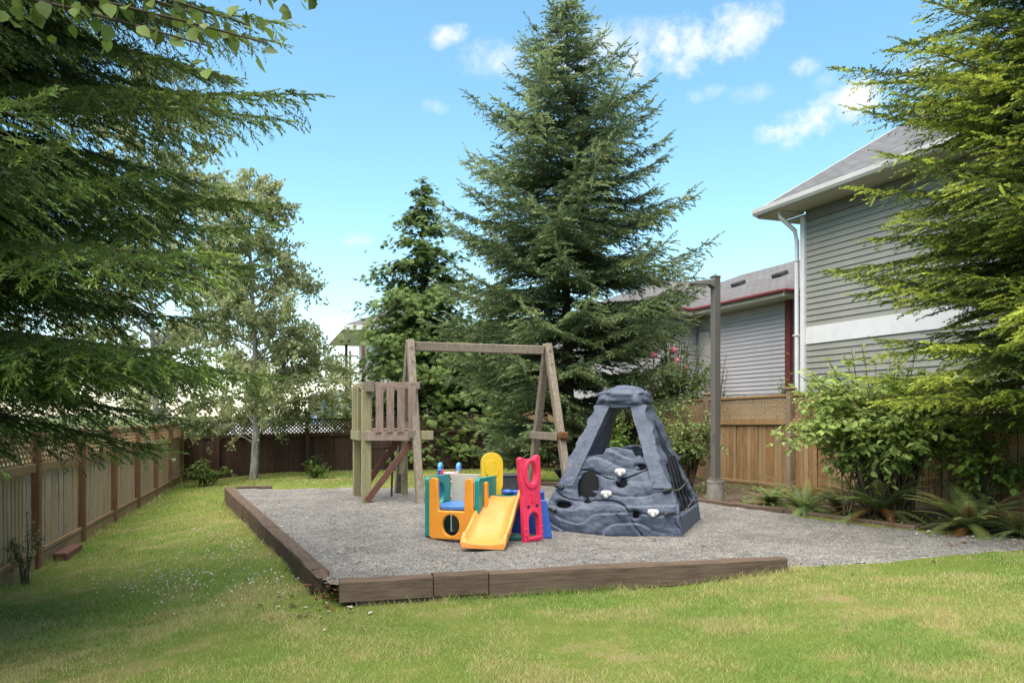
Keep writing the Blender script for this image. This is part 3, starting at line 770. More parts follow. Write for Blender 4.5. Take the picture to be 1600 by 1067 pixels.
for k in range(5):
    p = rl + (rr - rl) * (.1 + .2 * k) + Vector((0, .06, 0)); beam('slat', (p.x, p.y, 1.25 - GZ), (p.x, p.y, ztop - .03), .05, .02, M_pinkwood, sw, up=(0, 1, 0), bevel=.004)
for k in range(6):
    a_ = fl.lerp(rl, (k + .5) / 6); b_ = fr.lerp(rr, (k + .5) / 6); beam('deck_board', (a_.x, a_.y, zdk + .09), (b_.x, b_.y, zdk + .09), .125, .03, M_pinkwood, sw)
a_ = L_(-2.27, 12.80, .16); b_ = L_(-1.54, 12.86, 1.12)
beam('ladder_rail', a_, b_, .10, .04, M_redwood, sw, up=(0, 1, 0))
a_ = L_(-2.42, 13.4, .32); b_ = L_(-1.83, 13.4, 1.12)
beam('ladder_rail', a_, b_, .10, .04, M_redwood, sw, up=(0, 1, 0))
tube('rung_post', [L_(-1.98, 13.45, .12), L_(-1.95, 13.45, 1.12)], .018, M_metal, sw)
for z in (.65, .95): tube('rung', [L_(-2.30, 12.97, z), L_(-1.97, 13.44, z)], .011, M_metal, sw, 6)
# hung wooden seat
bm = bmesh.new(); prof = [(-.045, -.27), (.03, -.29), (.05, -.1), (.055, .12), (.035, .27), (-.03, .29), (-.05, .1)]
poly_extrude(bm, prof, .06); hs_ = soften(obj('hanging_seat', bm, M_palewood, sw)); hs_.location = L_(-1.80, 13.45, .80); hs_.rotation_euler = (0, R(4), 0)
tube('rope', [hs_.location + Vector((0, 0, .28)), hs_.location + Vector((.01, .0, .42))], .008, M_black, sw, 6)
q = hs_.location; tube('rope', [q + Vector((-.01, 0, -.28)), q + Vector((-.05, 0, -.36)), q + Vector((.0, -.01, -.41)), q + Vector((.06, 0, -.35)), q + Vector((.04, 0, -.27))], .006, M_black, sw, 6)

# ------------------------------------------------------------------ grey rock climber
rc = empty('rock_climber', (0, 0, .15), 0, 'slate grey moulded rock climbing tower with white hand holds', 'climber')
fd_, dd_ = Vector((.931, -.365, 0)), Vector((.365, .931, 0))
corner = Vector((1.9, 9.1, .15))
rc.location = corner - fd_ * .83 + dd_ * .70
rc.rotation_euler = (0, 0, math.atan2(fd_.y, fd_.x))
CH = 1.68
def rock_panel(name, sgn, holes, seed):
    """leaning panel on side y = sgn*.62; s in [-1,1] across, t height"""
    nx, nz_ = 150, 96
    S, T = np.meshgrid(np.linspace(-1, 1, nx), np.linspace(0, 1, nz_))
    topz = .86 + .05 * np.exp(-((S - .05) / .38) ** 2) + .035 * (fbm(np.stack([S * 3 + seed, 0 * S, 0 * S], -1), 3) - .45) + .06 * sstep(.36, .31, np.abs(S - .08))
    z = T * topz
    half = np.where(z < .32, .83 - .05 * z / .32, .78 - (z - .32) * .46)
    x = S * half
    dead = np.zeros(x.shape, bool); dip = np.zeros(x.shape)
    for (hx, hz, rx, rz) in holes:
        r = np.hypot((x - hx) / rx, (z - hz) / rz); inn = r < 1; dead |= inn
        dip += np.exp(-np.maximum(r - 1, 0) / .3)
        k = np.where(inn & (r > 1e-3), 1 / np.maximum(r, 1e-3), 1)
        x = np.where(inn, hx + (x - hx) * k, x); z = np.where(inn, hz + (z - hz) * k, z)
    lean = np.where(z < .25, .02 * z, .005 + (z - .25) * .40)
    out = .70 - lean
    zero = 0 * x
    warp = fbm(np.stack([x * 1.5 + seed * 2, z * 1.9, zero], -1), 3) - .47
    strata = z * 6.2 + 3.4 * warp + .5 * x
    fl_ = np.floor(strata); saw = strata - fl_
    hsh = _hash(fl_.astype(np.int64), (fl_ * 0 + 3).astype(np.int64), (np.floor(x * 1.9 + fl_ * .7 + warp)).astype(np.int64))
    ledge = (.2 + .8 * hsh) * np.clip(saw / .8, 0, 1) ** .5 * sstep(1.0, .91, saw)
    blk = fbm(np.stack([x * 2.6 + 9 + seed, z * 3.4, zero], -1), 3); q2 = fbm(np.stack([x * 1.2 + 2 + seed, z * 1.9, zero], -1), 2); crack = np.exp(-((q2 - .47) / .007) ** 2)
    rel = .046 * ledge + .085 * (blk - .47) + .03 * (fbm(np.stack([x * 8, z * 12, zero + seed], -1), 3) - .47) - .040 * crack - .045 * np.minimum(dip, 1.2)
    edge = np.minimum(1, (1 - np.abs(S)) / .05); rel = rel * (.35 + .65 * edge) - .05 * (1 - edge) ** 2
    V = np.stack([x, sgn * (out + rel), z - .05 * (T == 0)], -1).reshape(-1, 3)
    i = np.arange(nz_ - 1)[:, None] * nx + np.arange(nx - 1)[None]
    Q = np.stack([i, i + 1, i + nx + 1, i + nx], -1).reshape(-1, 4)
    dq = dead.reshape(-1)[Q].all(1); Q = Q[~dq]
    if sgn > 0: Q = Q[:, ::-1]
    o = npmesh(name, V, Q, M_rock, rc, smooth=True, faceverts=4)
    m = o.modifiers.new('thick', 'SOLIDIFY'); m.thickness = .07; m.offset = -1
    return o
HOLES = [(-.30, .50, .125, .185), (.10, .555, .065, .045), (.29, .22, .055, .042), (.30, .74, .06, .03), (-.58, .29, .09, .035)]
fp = rock_panel('front_panel', -1, HOLES, 3.3)
for (hx, hz, rx, rz) in HOLES:
    box('hole_shade', (hx, -(.70 - max(0, hz - .25) * .40) + .17, hz), (rx * 2.6, .12, rz * 2.6), M_black, rc, bevel=.02)  # black boxes behind the holes; their colour stands in for the interior shade
bp = rock_panel('back_panel', 1, [(.25, .5, .12, .17)], 8.1)
def rock_pillar(name, sx, sy, seed):
    n, m = 40, 16
    T = np.linspace(0, 1, n); z = .52 + T * (1.47 - .52)
    a = np.linspace(0, 2 * np.pi, m, endpoint=False)
    wx = .10 - .005 * T; wy = .15 - .03 * T
    cx = sx * (.655 - (z - .30) * .385); cy = sy * (.70 - (z - .25) * .40 - wy + .025)
    ca, sa = np.cos(a), np.sin(a); sq = np.maximum(np.abs(ca), np.abs(sa))
    ox, oy = ca / sq, sa / sq
    X_ = cx[:, None] + wx[:, None] * ox[None] * (1 - .08 * (np.abs(ox * oy) > .9)); Y_ = cy[:, None] + wy[:, None] * oy[None]
    Z_ = np.broadcast_to(z[:, None], X_.shape).copy()
    q = np.stack([X_ * 6 + seed, Y_ * 6, Z_ * 6], -1); nz1 = fbm(q, 3) - .47
    outer = (ox[None] * sx > .55) * 1.0
    amp = .03 + .11 * outer * (1.0)
    st = np.floor(Z_ * 9 + 2 * nz1) % 2
    X_ = X_ + sx * nz1 * amp + sx * .012 * st * outer; Y_ = Y_ + nz1 * .03
    V = np.stack([X_, Y_, Z_], -1).reshape(-1, 3)
    i = np.arange(n - 1)[:, None] * m; j = np.arange(m)[None]
    Q = np.stack([i + j, i + (j + 1) % m, i + m + (j + 1) % m, i + m + j], -1).reshape(-1, 4)
    o = npmesh(name, V, Q, M_rock, rc, smooth=True, faceverts=4)
    me = o.data; me.set_sharp_from_angle(angle=R(40)); return o
for sx in (-1, 1):
    for sy in (-1, 1): rock_pillar('pillar', sx, sy, 4 + sx * 2 + sy)
# cap boulder
bm = bmesh.new(); bmesh.ops.create_icosphere(bm, subdivisions=5, radius=1)
V = np.array([v.co[:] for v in bm.verts])
sqz = np.sign(V) * np.abs(V) ** np.array([.5, .55, .62]); sqz[:, :2] *= (1 - .22 * np.clip(sqz[:, 2:3], 0, 1) ** 2)
n_ = fbm(V * 2.3 + 5, 4) - .47; st_ = np.floor((sqz[:, 2] * 3.0 + n_ * 2.5)) * .5
Vc = sqz * np.array([.30, .27, .125]) * (1 + .34 * n_[:, None] + .07 * (st_[:, None] % 1)) + np.array([0, 0, 1.545])
Vc[:, 2] += .035 * np.clip(sqz[:, 2], 0, 1) * (1 - np.abs(sqz[:, 0]))
for v, c in zip(bm.verts, Vc): v.co = c
obj('cap', bm, M_rock, rc, True)
# seam straps, buckles, holds and the side net
def front_pt(x, z):
    lean = .02 * z if z < .25 else .005 + (z - .25) * .40
    return Vector((x, -(.70 - lean) - .035, z))
for k, (x, z) in enumerate([(.08, .68), (-.06, .43), (.50, .245)]):
    c = front_pt(x, z); bm = bmesh.new()
    for (dx, dz, r) in ((-.028, .012, .036), (.032, .012, .036), (.0, -.012, .034), (0, .02, .03)):
        bmesh.ops.create_icosphere(bm, subdivisions=2, radius=r, matrix=Matrix.Translation((c.x + dx, c.y, c.z + dz)) @ Matrix.Diagonal((1, .8, 1, 1)))
    h = obj('hand_hold', bm, M_white, rc, True)
    for dx in (-.03, .03): tube('bolt', [(c.x + dx, c.y - .026, c.z + .012), (c.x + dx, c.y - .032, c.z + .012)], .009, M_black, h, 8)
for (x, z, sx) in ((.70, .50, 1), (.74, .25, 1), (-.70, .50, -1), (-.76, .24, -1)):
    c = front_pt(x - sx * .06, z); b_ = box('buckle', c, (.12, .05, .035), M_black, rc, rot=Matrix.Rotation(R(-14 * sx), 3, 'Y'), bevel=.012, seg=2)
    tube('bolt', [c + Vector((-sx * .03, -.02, 0)), c + Vector((-sx * .03, -.032, 0))], .013, M_white, b_, 8)
for sx in (-1, 1):
    for z in (.25, .50):
        xx = sx * (.74 if z < .4 else .68)
        pts = [(xx, -.60 + 1.15 * q, z + .035 * q - .05 * math.sin(math.pi * q)) for q in np.linspace(0, 1, 12)]
        tube('net_rope', pts, .008, M_lamp, rc, 6)
    for k in range(4):
        y = -.39 + .26 * k; tube('net_bar', [(sx * .77, y, .12), (sx * .56, y * .62, .85)], .014, M_black, rc, 6)
    box('side_base', (sx * .78, 0, .10), (.05, 1.15, .26), M_rock, rc, bevel=.015)

# ------------------------------------------------------------------ cube climber
cc = empty('cube_climber', (-.90, 8.97, .15), math.atan2(-.34, .94), 'orange and teal plastic toddler cube with blue seat', 'play cube')
w, dpt, hh = .52, .58, .665
bm = bmesh.new()
outl = rrect(0, w, 0, hh, .03)
u_out = [(w - .0, .03), (w, hh - .04), (w - .02, hh), (w - .075, hh), (w - .095, hh - .03), (w - .105, .31), (.115, .31), (.10, hh - .02), (.08, hh), (.02, hh), (0, hh - .04), (0, .03), (.03, 0), (w - .03, 0)]
poly_extrude(bm, u_out, .055, None, [ell(w / 2, .155, .10, .115, 28)])
soften(obj('front_panel', bm, M_orange, cc), .014, 3)
def side_panel(name, mat, M, hole, width=dpt, thick=.05):
    bm = bmesh.new(); poly_extrude(bm, rrect(0, width, 0, hh, .04), thick, M, [hole] if hole else ())
    return soften(obj(name, bm, mat, cc), .012, 2)
Ml = Matrix.Translation((-.035, .0, 0)) @ Matrix.Rotation(R(90), 4, 'Z')
side_panel('side_panel', M_teal, Ml, ell(dpt * .52, .47, .115, .125, 24))
Mr = Matrix.Translation((w + .035, 0, 0)) @ Matrix.Rotation(R(90), 4, 'Z')
rp = side_panel('side_panel', M_teal, Mr, ell(dpt * .6, .2, .1, .1, 20))
h_ = soften(box('handle', (w + .075, .17, .47), (.04, .07, .30), M_orange, rp, bevel=.016, seg=3), .004)
side_panel('back_panel', M_beige, Matrix.Translation((0, dpt + .03, 0)), ell(w / 2, .16, .1, .11, 24), w)
bm = bmesh.new(); add_box(bm, (w / 2, dpt / 2 + .01, .335), (w - .03, dpt - .05, .05), None, .015, 3); obj('seat', bm, M_seat, cc)

# ------------------------------------------------------------------ slide climber
scl = empty('slide_climber', (0, 9.0, .15), 0, 'small plastic slide with tall yellow and raspberry side panels', 'toddler slide')
def Ls(x, y, z): return Vector((x, y - 9.0, z - .15))
# slide chute: profile swept from top to bottom
top_c, bot_c = Ls(-.085, 9.12, .595), Ls(-.30, 8.32, .185)
n = 22; rows = []
ax = Vector((bot_c.x - top_c.x, bot_c.y - top_c.y, 0)).normalized(); side = Vector((-ax.y, ax.x, 0))
for k in range(n):
    q = k / (n - 1); e = q * q * (3 - 2 * q) * .75 + q * .25
    c = Vector((top_c.x + (bot_c.x - top_c.x) * q, top_c.y + (bot_c.y - top_c.y) * q, top_c.z + (bot_c.z - top_c.z) * e))
    hw = .165 + .03 * q; lip = .075 if q < .9 else .075 * (1 - (q - .9) / .1) + .02
    if q < .12: lip += .05 * (1 - q / .12)
    prof = [(-hw - .05, lip * .25), (-hw - .045, lip), (-hw - .015, lip), (-hw + .02, .012), (-hw * .5, 0), (0, -.004), (hw * .5, 0), (hw - .02, .012), (hw + .015, lip), (hw + .045, lip), (hw + .05, lip * .25), (hw + .03, -.05), (0, -.05), (-hw - .03, -.05)]
    rows.append([(c + side * a + Vector((0, 0, b))) for a, b in prof])
m_ = len(rows[0]); V = [v for r in rows for v in r]; Fq = []
for k in range(n - 1):
    for j in range(m_): Fq.append((k * m_ + j, k * m_ + (j + 1) % m_, (k + 1) * m_ + (j + 1) % m_, (k + 1) * m_ + j))
Fq += [tuple(range(m_))[::-1], tuple((n - 1) * m_ + j for j in range(m_))]
bm = bmesh.new(); vs = [bm.verts.new(v) for v in V]; bm.verts.ensure_lookup_table()
for fq in Fq: bm.faces.new([vs[i] for i in fq])
o = soften(obj('slide', bm, M_slide, scl, True), .012, 2); o.data.set_sharp_from_angle(angle=R(55))
# yellow panel
def upright(name, outline, holes, mat, base, ang, lean, thick=.07):
    bm = bmesh.new(); poly_extrude(bm, outline, thick, None, holes)
    o = soften(obj(name, bm, mat, scl), .014, 3); o.location = base; o.rotation_euler = (lean[0], lean[1], ang); return o
yo = [(-.10, 0), (.10, 0), (.105, .45), (.105, .5), (.122, .55), (.125, .80)] + ell(0, .80, .125, .125, 14, 0, math.pi)[1:-1] + [(-.125, .80), (-.122, .55), (-.105, .5), (-.105, .45)]
yp = upright('yellow_panel', yo, [rrect(-.035, .035, .40, .43, .012)], M_yellow, Ls(-.225, 9.27, .15), R(12), (R(-2), 0, 0))
yf = bmesh.new(); poly_extrude(yf, ell(0, .74, .085, .10, 24), .02, None, []); yf_ = soften(obj('face_relief', yf, M_yellow, yp), .006); yf_.location = (0, -.036, 0)
for (dx, dz, rx) in ((-.035, .60, .016), (.035, .60, .016), (0, .535, .03), (0, .48, .034)):
    bm = bmesh.new(); poly_extrude(bm, ell(dx, dz, rx, .012, 14), .014); e_ = obj('face_relief', bm, M_yellow, yp); e_.location = (0, -.037, 0)
# raspberry panel
ro = [(-.13, 0), (.13, 0), (.135, .12), (.128, .42), (.122, .52), (.135, .60), (.145, .66), (.15, .90), (.12, .915), (.08, .905), (.07, .885), (-.07, .885), (-.08, .905), (-.12, .915), (-.15, .90), (-.145, .66), (-.135, .60), (-.122, .52), (-.128, .42), (-.135, .12)]
arch = [(-.075, .05), (.075, .05), (.075, .22)] + ell(0, .22, .075, .10, 12, 0, math.pi)[1:-1] + [(-.075, .22)]
rd = upright('raspberry_panel', ro, [ell(.012, .735, .062, .118, 24), arch], M_red, Ls(.22, 8.74, .15), R(40), (0, R(-4), 0), .06)
rg = bmesh.new(); poly_extrude(rg, ell(.008, .725, .118, .158, 30), .03, None, [ell(.012, .735, .064, .120, 30)]); soften(obj('ring_moulding', rg, M_red, rd), .008).location = (0, -.03, 0)
ra = bmesh.new(); poly_extrude(ra, [(-.105, .03), (.105, .03), (.105, .22)] + ell(0, .22, .105, .14, 14, 0, math.pi)[1:-1] + [(-.105, .22)], .03, None, [arch]); soften(obj('arch_moulding', ra, M_red, rd), .008).location = (0, -.03, 0)
rs = bmesh.new(); poly_extrude(rs, rrect(-.012, .012, .42, .53, .011), .02, None, []); soften(obj('slot_moulding', rs, M_red, rd), .004).location = (0, -.036, 0)
for dx in (-.06, .06): box('peg_socket', (dx, -.034, .385), (.035, .012, .026), M_black, rd, bevel=.004)
for dx in (-.1, .1):
    for z in (.09, .15): box('grip_rib', (dx, -.036, z), (.045, .02, .014), M_red, rd, bevel=.004)
# blue ramp and platform
bm = bmesh.new(); poly_extrude(bm, [(-.21, 0), (.21, 0), (.19, .52), (-.19, .52)], .05)
bl = soften(obj('climbing_ramp', bm, M_bluep, scl), .015, 3); bl.location = Ls(.20, 9.35, .15); bl.rotation_euler = (R(16), 0, R(-12))
bm = bmesh.new(); poly_extrude(bm, [(-.05, 0), (.10, 0), (.03, .42), (-.05, .42)], .05)
b2 = soften(obj('blue_fin', bm, M_bluep, scl), .015, 3); b2.location = Ls(.345, 8.98, .15); b2.rotation_euler = (0, 0, R(20))
box('platform', Ls(.0, 9.28, .575), (.40, .34, .05), M_green, scl, rot=Matrix.Rotation(R(-12), 3, 'Z'), bevel=.015, seg=2)
box('base_bar', Ls(.03, 8.80, .185), (.34, .06, .05), M_green, scl, rot=Matrix.Rotation(R(-8), 3, 'Z'), bevel=.012, seg=2)
st_ = bmesh.new(); bmesh.ops.create_uvsphere(st_, u_segments=16, v_segments=10, radius=.055, matrix=Matrix.Translation(Ls(-.05, 9.22, .635)) @ Matrix.Diagonal((1.2, 1, .55, 1))); obj('blue_knob', st_, M_bluep, scl, True)

# ------------------------------------------------------------------ pink slide behind, tub
pk = empty('pink_slide', (-.78, 10.15, .15), R(-6), 'small pink toddler slide with blue handle tops behind the play cube', 'toddler slide')
for sx in (-1, 1):
    x = sx * .115
    ol = [(.0, 0), (.10, 0), (.085, .50), (.065, .66), (.055, .70)] + [(.02, .725), (-.02, .715)] + [(-.035, .66), (-.03, .5)]
    bm = bmesh.new(); poly_extrude(bm, ol, .045, Matrix.Translation((x, 0, 0)) @ Matrix.Rotation(R(90 - 18 * 0), 4, 'Z')); s_ = soften(obj('ladder_side', bm, M_pink if sx > 0 else M_bluep, pk), .012)
    bm = bmesh.new(); pts = [(x - .0, .04 - .06 * math.cos(a), .66 + .075 * math.sin(a)) for a in np.linspace(0, math.pi, 12)]
    tube('handle_top', pts, .028, M_lblue, s_, 10)
    box('side_stripe', (x - .02 * sx, -.035, .60), (.03, .02, .15), M_red if sx < 0 else M_white, s_, rot=Matrix.Rotation(R(20), 3, 'Y'), bevel=.006)
for z in (.16, .34, .52): box('step', (0, .03, z), (.19, .09, .03), M_pink, pk, bevel=.01)
box('top_bar', (0, .02, .60), (.19, .05, .09), M_pink, pk, bevel=.02)
bm = bmesh.new(); add_beam(bm, (.13, .10, .54), (.80, .42, .10), .24, .035, bevel=.012); ch = obj('chute', bm, M_pink, pk)
for s in (-1, 1):
    beam('chute_side', Vector((.13, .10, .57)) + Vector((-.05, .11, 0)) * s, Vector((.80, .42, .13)) + Vector((-.05, .11, 0)) * s, .03, .08, M_pink, ch)
box('chute_end', (.78, .28, .32), (.10, .20, .10), M_lblue, ch, rot=Matrix.Rotation(R(-35), 3, 'Y'), bevel=.015)
tb = empty('storage_tub', (-.02, 13.6, .15), R(6), 'charcoal plastic tub lying on the gravel behind the yellow panel', 'tub')
bm = bmesh.new(); poly_extrude(bm, [(-.23, .36), (-.21, .08), (-.15, .0), (.15, .0), (.23, .10), (.23, .36)], .34); soften(obj('tub_body', bm, M_tub, tb), .03, 3)
box('rim', (0, 0, .355), (.50, .38, .03), M_tub, tb, bevel=.01)

# ------------------------------------------------------------------ lamp post
lp = empty('lamp_post', (3.18, 12.8, .17), 0, 'square bronze grey lamp post on a round concrete base by the fence', 'lamp post')
bm = bmesh.new(); bmesh.ops.create_cone(bm, cap_ends=True, segments=28, radius1=.135, radius2=.13, depth=.40, matrix=Matrix.Translation((0, 0, .10)))
obj('concrete_base', bm, M_concrete, lp).data.set_sharp_from_angle(angle=R(40))
bm = bmesh.new(); bmesh.ops.create_cone(bm, cap_ends=True, segments=28, radius1=.137, radius2=.137, depth=.04, matrix=Matrix.Translation((0, 0, .292))); obj('base_ring', bm, M_concrete, lp)
box('base_plate', (0, 0, .325), (.17, .17, .025), M_lamp, lp, rot=Matrix.Rotation(R(24), 3, 'Z'))
box('pole', (0, 0, 1.9), (.112, .112, 3.16), M_lamp, lp, rot=Matrix.Rotation(R(24), 3, 'Z'), bevel=.008, seg=2)
box('pole_cap', (0, 0, 3.485), (.125, .125, .03), M_lamp, lp, rot=Matrix.Rotation(R(24), 3, 'Z'), bevel=.008)
box('hand_cover', (-.035, -.065, .98), (.06, .008, .12), M_lamp, lp, rot=Matrix.Rotation(R(24), 3, 'Z'), bevel=.003)
bm = bmesh.new(); poly_extrude(bm, [(-.42, 3.36), (-.36, 3.405), (-.16, 3.43), (-.03, 3.44), (-.03, 3.30), (-.10, 3.345), (-.30, 3.345)], .20)
hd = soften(obj('lamp_head', bm, M_lamp, lp), .012, 2)
box('lens', (-.24, 0, 3.337), (.22, .15, .015), M_white, hd, bevel=.003)

# ------------------------------------------------------------------ vegetation
def unit(v): return v / (np.linalg.norm(v, axis=-1, keepdims=True) + 1e-9)
def frames(d, up):
    d = unit(d); x = np.cross(d, up); x = unit(x); z = np.cross(x, d)
    return np.stack([x, d, z], -1)          # columns: local x, y(along), z(up)
def scatter(tmpls, faces, pos, d, up, scale, col, tipcol=None, wts=None):
    """tmpls: list of (V,3) same size; returns verts, faces, colours"""
    n = len(pos); k = rng.integers(0, len(tmpls), n); T = np.stack(tmpls)[k]           # n,V,3
    Fm = frames(d, up)
    V = np.einsum('nij,nvj->nvi', Fm, T * np.asarray(scale).reshape(-1, 1, 1)) + pos[:, None]
    nv = T.shape[1]
    Fc = (faces[None] + (np.arange(n) * nv)[:, None, None]).reshape(-1, faces.shape[1])
    C = np.repeat(col[:, None], nv, 1)
    if tipcol is not None: C = C * (1 - wts[None, :, None]) + tipcol[:, None] * wts[None, :, None]
    return V.reshape(-1, 3), Fc, C.reshape(-1, 3)
def needle_template(nn, L, nl, nw, seed, flat=.5, ang=50):
    r = np.random.default_rng(seed); V = []; Fc = []; wt = []
    for k in range(nn):
        y = L * (k + .5) / nn; a = r.uniform(0, 2 * np.pi)
        side = np.array([np.cos(a), 0, np.sin(a) * flat + .15]); side /= np.linalg.norm(side)
        t = np.array([0, math.cos(R(ang)), 0]) + side * math.sin(R(ang)); t /= np.linalg.norm(t)
        if k >= nn - 3: t = unit(t + np.array([0, 1.2, 0]))
        ln = nl * r.uniform(.8, 1.15) * (1 - .35 * (k / nn) ** 3)
        b = np.array([0, y, 0]); wv = np.cross(t, side + np.array([.1, .2, .3])); wv = unit(wv) * nw / 2
        V += [b - wv, b + wv, b + t * ln]; Fc.append([3 * k, 3 * k + 1, 3 * k + 2]); wt += [.0, .0, 1.0]
    return np.array(V), np.array(Fc), np.array(wt)
def to_px(p):
    y = np.maximum(p[:, 1], .05); return 800 + F_PX * p[:, 0] / y, HOR - F_PX * (p[:, 2] - CAM_H) / y, p[:, 1]
def conifer(name, base, H, prof, z0, label, seed, dz=.32, nb=6, a_up=.1, droop=.35, tip=.2, sec_step=.11, sec_frac=.5, sec_max=1.0, sec_droop=.3, sh_step=.06,
            sh_len=.13, needles=26, nl=.024, nw=.0032, cols=((.03, .06, .015), (.06, .11, .03), (.13, .20, .05)), tip_p=.3, full=None, coarse=7, clipf=None, trunk_r=.2, wood_in_view=True, zmax=None, jit=1.0, flat=.5, coarse_keep=1.0, lvar=(.72, 1.12), wr=.55, upv=.11):
    r = np.random.default_rng(seed)
    root = empty(name, base, 0, label, 'tree')
    base = np.array(base, float); tb_ = Tubes()
    zz = np.linspace(0, H, 14); tb_.add(np.stack([.04 * np.sin(zz * .9), .04 * np.cos(zz * .7), zz], -1), trunk_r * (1 - zz / H * .95) + .006, 10)
    SP, SD, SU, SS, SC_ = [], [], [], [], []
    z = z0
    while z < H - .15:
        n = nb + r.integers(-1, 2); a0 = r.uniform(0, 6.28)
        frac = (z - z0) / (H - z0)
        for k in range(max(3, n)):
            a = a0 + 6.283 * k / max(3, n) + r.normal(0, .22) * jit
            L = prof(z) * r.uniform(*lvar)
            zb = z + r.uniform(-.5, .5) * dz
            if clipf: L = clipf(a, L, zb)
            if L < .15: continue
            hd = np.array([math.cos(a), math.sin(a), 0]); m = 14; s = np.linspace(0, 1, m)
            up_a = a_up + .42 * frac ** 1.8 + float(np.clip(r.normal(0, upv), -1.3 * upv, 2 * upv))
            dr = droop * (1 - frac * .8) * r.uniform(.8, 1.2)
            bend = r.normal(0, .08)
            pts = hd[None] * (L * s)[:, None] * 1.0 + np.array([0, 0, 1.])[None] * (zb + L * (up_a * s - dr * s ** 2 + tip * s ** 4))[:, None] + np.array([-hd[1], hd[0], 0])[None] * (L * bend * s ** 2)[:, None]
            tb_.add(pts, wr * (.012 + .010 * L) * (1 - s * .92), 5)
            tan = unit(np.gradient(pts, axis=0))
            ns = max(4, int(L * .92 / sec_step))
            for q in range(ns):
                ss = .05 + .93 * (q + r.uniform(.2, .8)) / ns
                i_ = ss * (m - 1); i0 = min(int(i_), m - 2); fr_ = i_ - i0
                p0 = pts[i0] * (1 - fr_) + pts[i0 + 1] * fr_; t0 = tan[i0]
                sgn = 1 if q % 2 else -1
                sd_ = np.cross(t0, [0, 0, 1]); sd_ /= np.linalg.norm(sd_) + 1e-9
                ang = R(r.uniform(42, 68))
                l2 = min(sec_max, (sec_frac * L * (1 - ss) + .10)) * r.uniform(.65, 1.15) * min(1, .6 + ss * 2.0)
                d2 = t0 * math.cos(ang) + sgn * sd_ * math.sin(ang)
                k2 = max(2, int(l2 / sh_step)); w = (np.arange(k2) + .6) / k2
                dz2 = -sec_droop * l2 * w ** 1.6
                pp_ = p0[None] + d2[None] * (l2 * w)[:, None]; pp_[:, 2] += dz2
                dd = d2[None] * np.ones((k2, 1)); dd[:, 2] += -sec_droop * 1.6 * w ** .6
                dd = unit(dd)
                if wood_in_view and l2 > .22 and full is not None and full(p0[None] + base)[0]:
                    tb_.add(np.stack([p0, pp_[k2 // 2], pp_[-1]]), [.0045, .003, .0015], 3)
                s3 = np.where(np.arange(k2) % 2 == 0, 1., -1.)
                sv3 = unit(np.cross(dd, np.array([[0, 0, 1.]]))) * s3[:, None]
                a3 = np.radians(r.uniform(25, 55, k2))[:, None]
                a3[-1] = .05
                d3 = unit(dd * np.cos(a3) + sv3 * np.sin(a3) + np.stack([0 * w, 0 * w, -.25 * sec_droop * np.ones(k2)], -1) + r.normal(0, .10, (k2, 3)))
                SP.append(pp_); SD.append(d3); SU.append(unit(np.array([[0, 0, 1.]]) + r.normal(0, .25, (k2, 3)))); SS.append(r.uniform(.75, 1.25, k2) * (1.0 - .15 * w))
                e = np.clip(.55 * ss + .45 * w, 0, 1)
                SC_.append(np.stack([e, np.full(k2, (zb - z0) / max(.1, H - z0))], -1))
                # opposite side shoots
                d4 = unit(dd * np.cos(a3) - sv3 * np.sin(a3) + r.normal(0, .10, (k2, 3))); SP.append(pp_ - dd * sh_step * .5); SD.append(d4); SU.append(SU[-1]); SS.append(r.uniform(.7, 1.15, k2)); SC_.append(SC_[-1])
            # leader shoots along the branch end
            kk = max(2, int(L * .35 / sh_step)); ss = np.linspace(.66, 1, kk); pi = np.stack([np.interp(ss, s, pts[:, c]) for c in range(3)], -1)
            SP.append(pi); SD.append(np.repeat(tan[-1][None], kk, 0) + r.normal(0, .12, (kk, 3))); SU.append(np.repeat([[0, 0, 1.]], kk, 0)); SS.append(np.ones(kk)); SC_.append(np.stack([ss, ss * 0 + .5], -1))
        z += dz * r.uniform(.8, 1.2) * (1 - .35 * frac)
    zt_ = np.linspace(H - .8, H, 8); SP.append(np.stack([0 * zt_, 0 * zt_, zt_], -1)); SD.append(np.stack([r.normal(0, .4, 8), r.normal(0, .4, 8), np.ones(8)], -1)); SU.append(np.repeat([[0, 1., 0]], 8, 0)); SS.append(np.ones(8)); SC_.append(np.ones((8, 2)) * .5)
    SP, SD, SU, SS, SCc = map(np.concatenate, (SP, SD, SU, SS, SC_))
    c0, c1, c2 = map(np.array, cols)
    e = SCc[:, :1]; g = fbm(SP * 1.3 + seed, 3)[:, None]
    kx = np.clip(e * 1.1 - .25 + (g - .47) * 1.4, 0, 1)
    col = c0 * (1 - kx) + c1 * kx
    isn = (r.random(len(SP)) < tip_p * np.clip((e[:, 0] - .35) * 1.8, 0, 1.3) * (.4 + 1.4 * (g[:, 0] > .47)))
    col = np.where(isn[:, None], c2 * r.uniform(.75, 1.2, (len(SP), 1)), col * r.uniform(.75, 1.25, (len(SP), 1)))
    near = np.zeros(len(SP), bool) if full is None else full(SP + base)
    Vs, Fs, Cs, off = [], [], [], 0
    for sel, nn, l_, w_ in ((near, needles, nl, nw), (~near, coarse, nl * 1.9 if full is not None else nl, nw * (4.5 if full is not None else 1))):
        sel = sel.copy()
        if sel is not None and nn == coarse and full is not None: sel &= (r.random(len(sel)) < coarse_keep)
        if not sel.any(): continue
        tm = [needle_template(nn, sh_len, l_, w_, seed * 7 + q, flat) for q in range(4)]
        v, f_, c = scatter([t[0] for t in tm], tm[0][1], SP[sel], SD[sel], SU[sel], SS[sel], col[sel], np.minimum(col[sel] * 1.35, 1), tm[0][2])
        Vs.append(v); Fs.append(f_ + off); Cs.append(c); off += len(v)
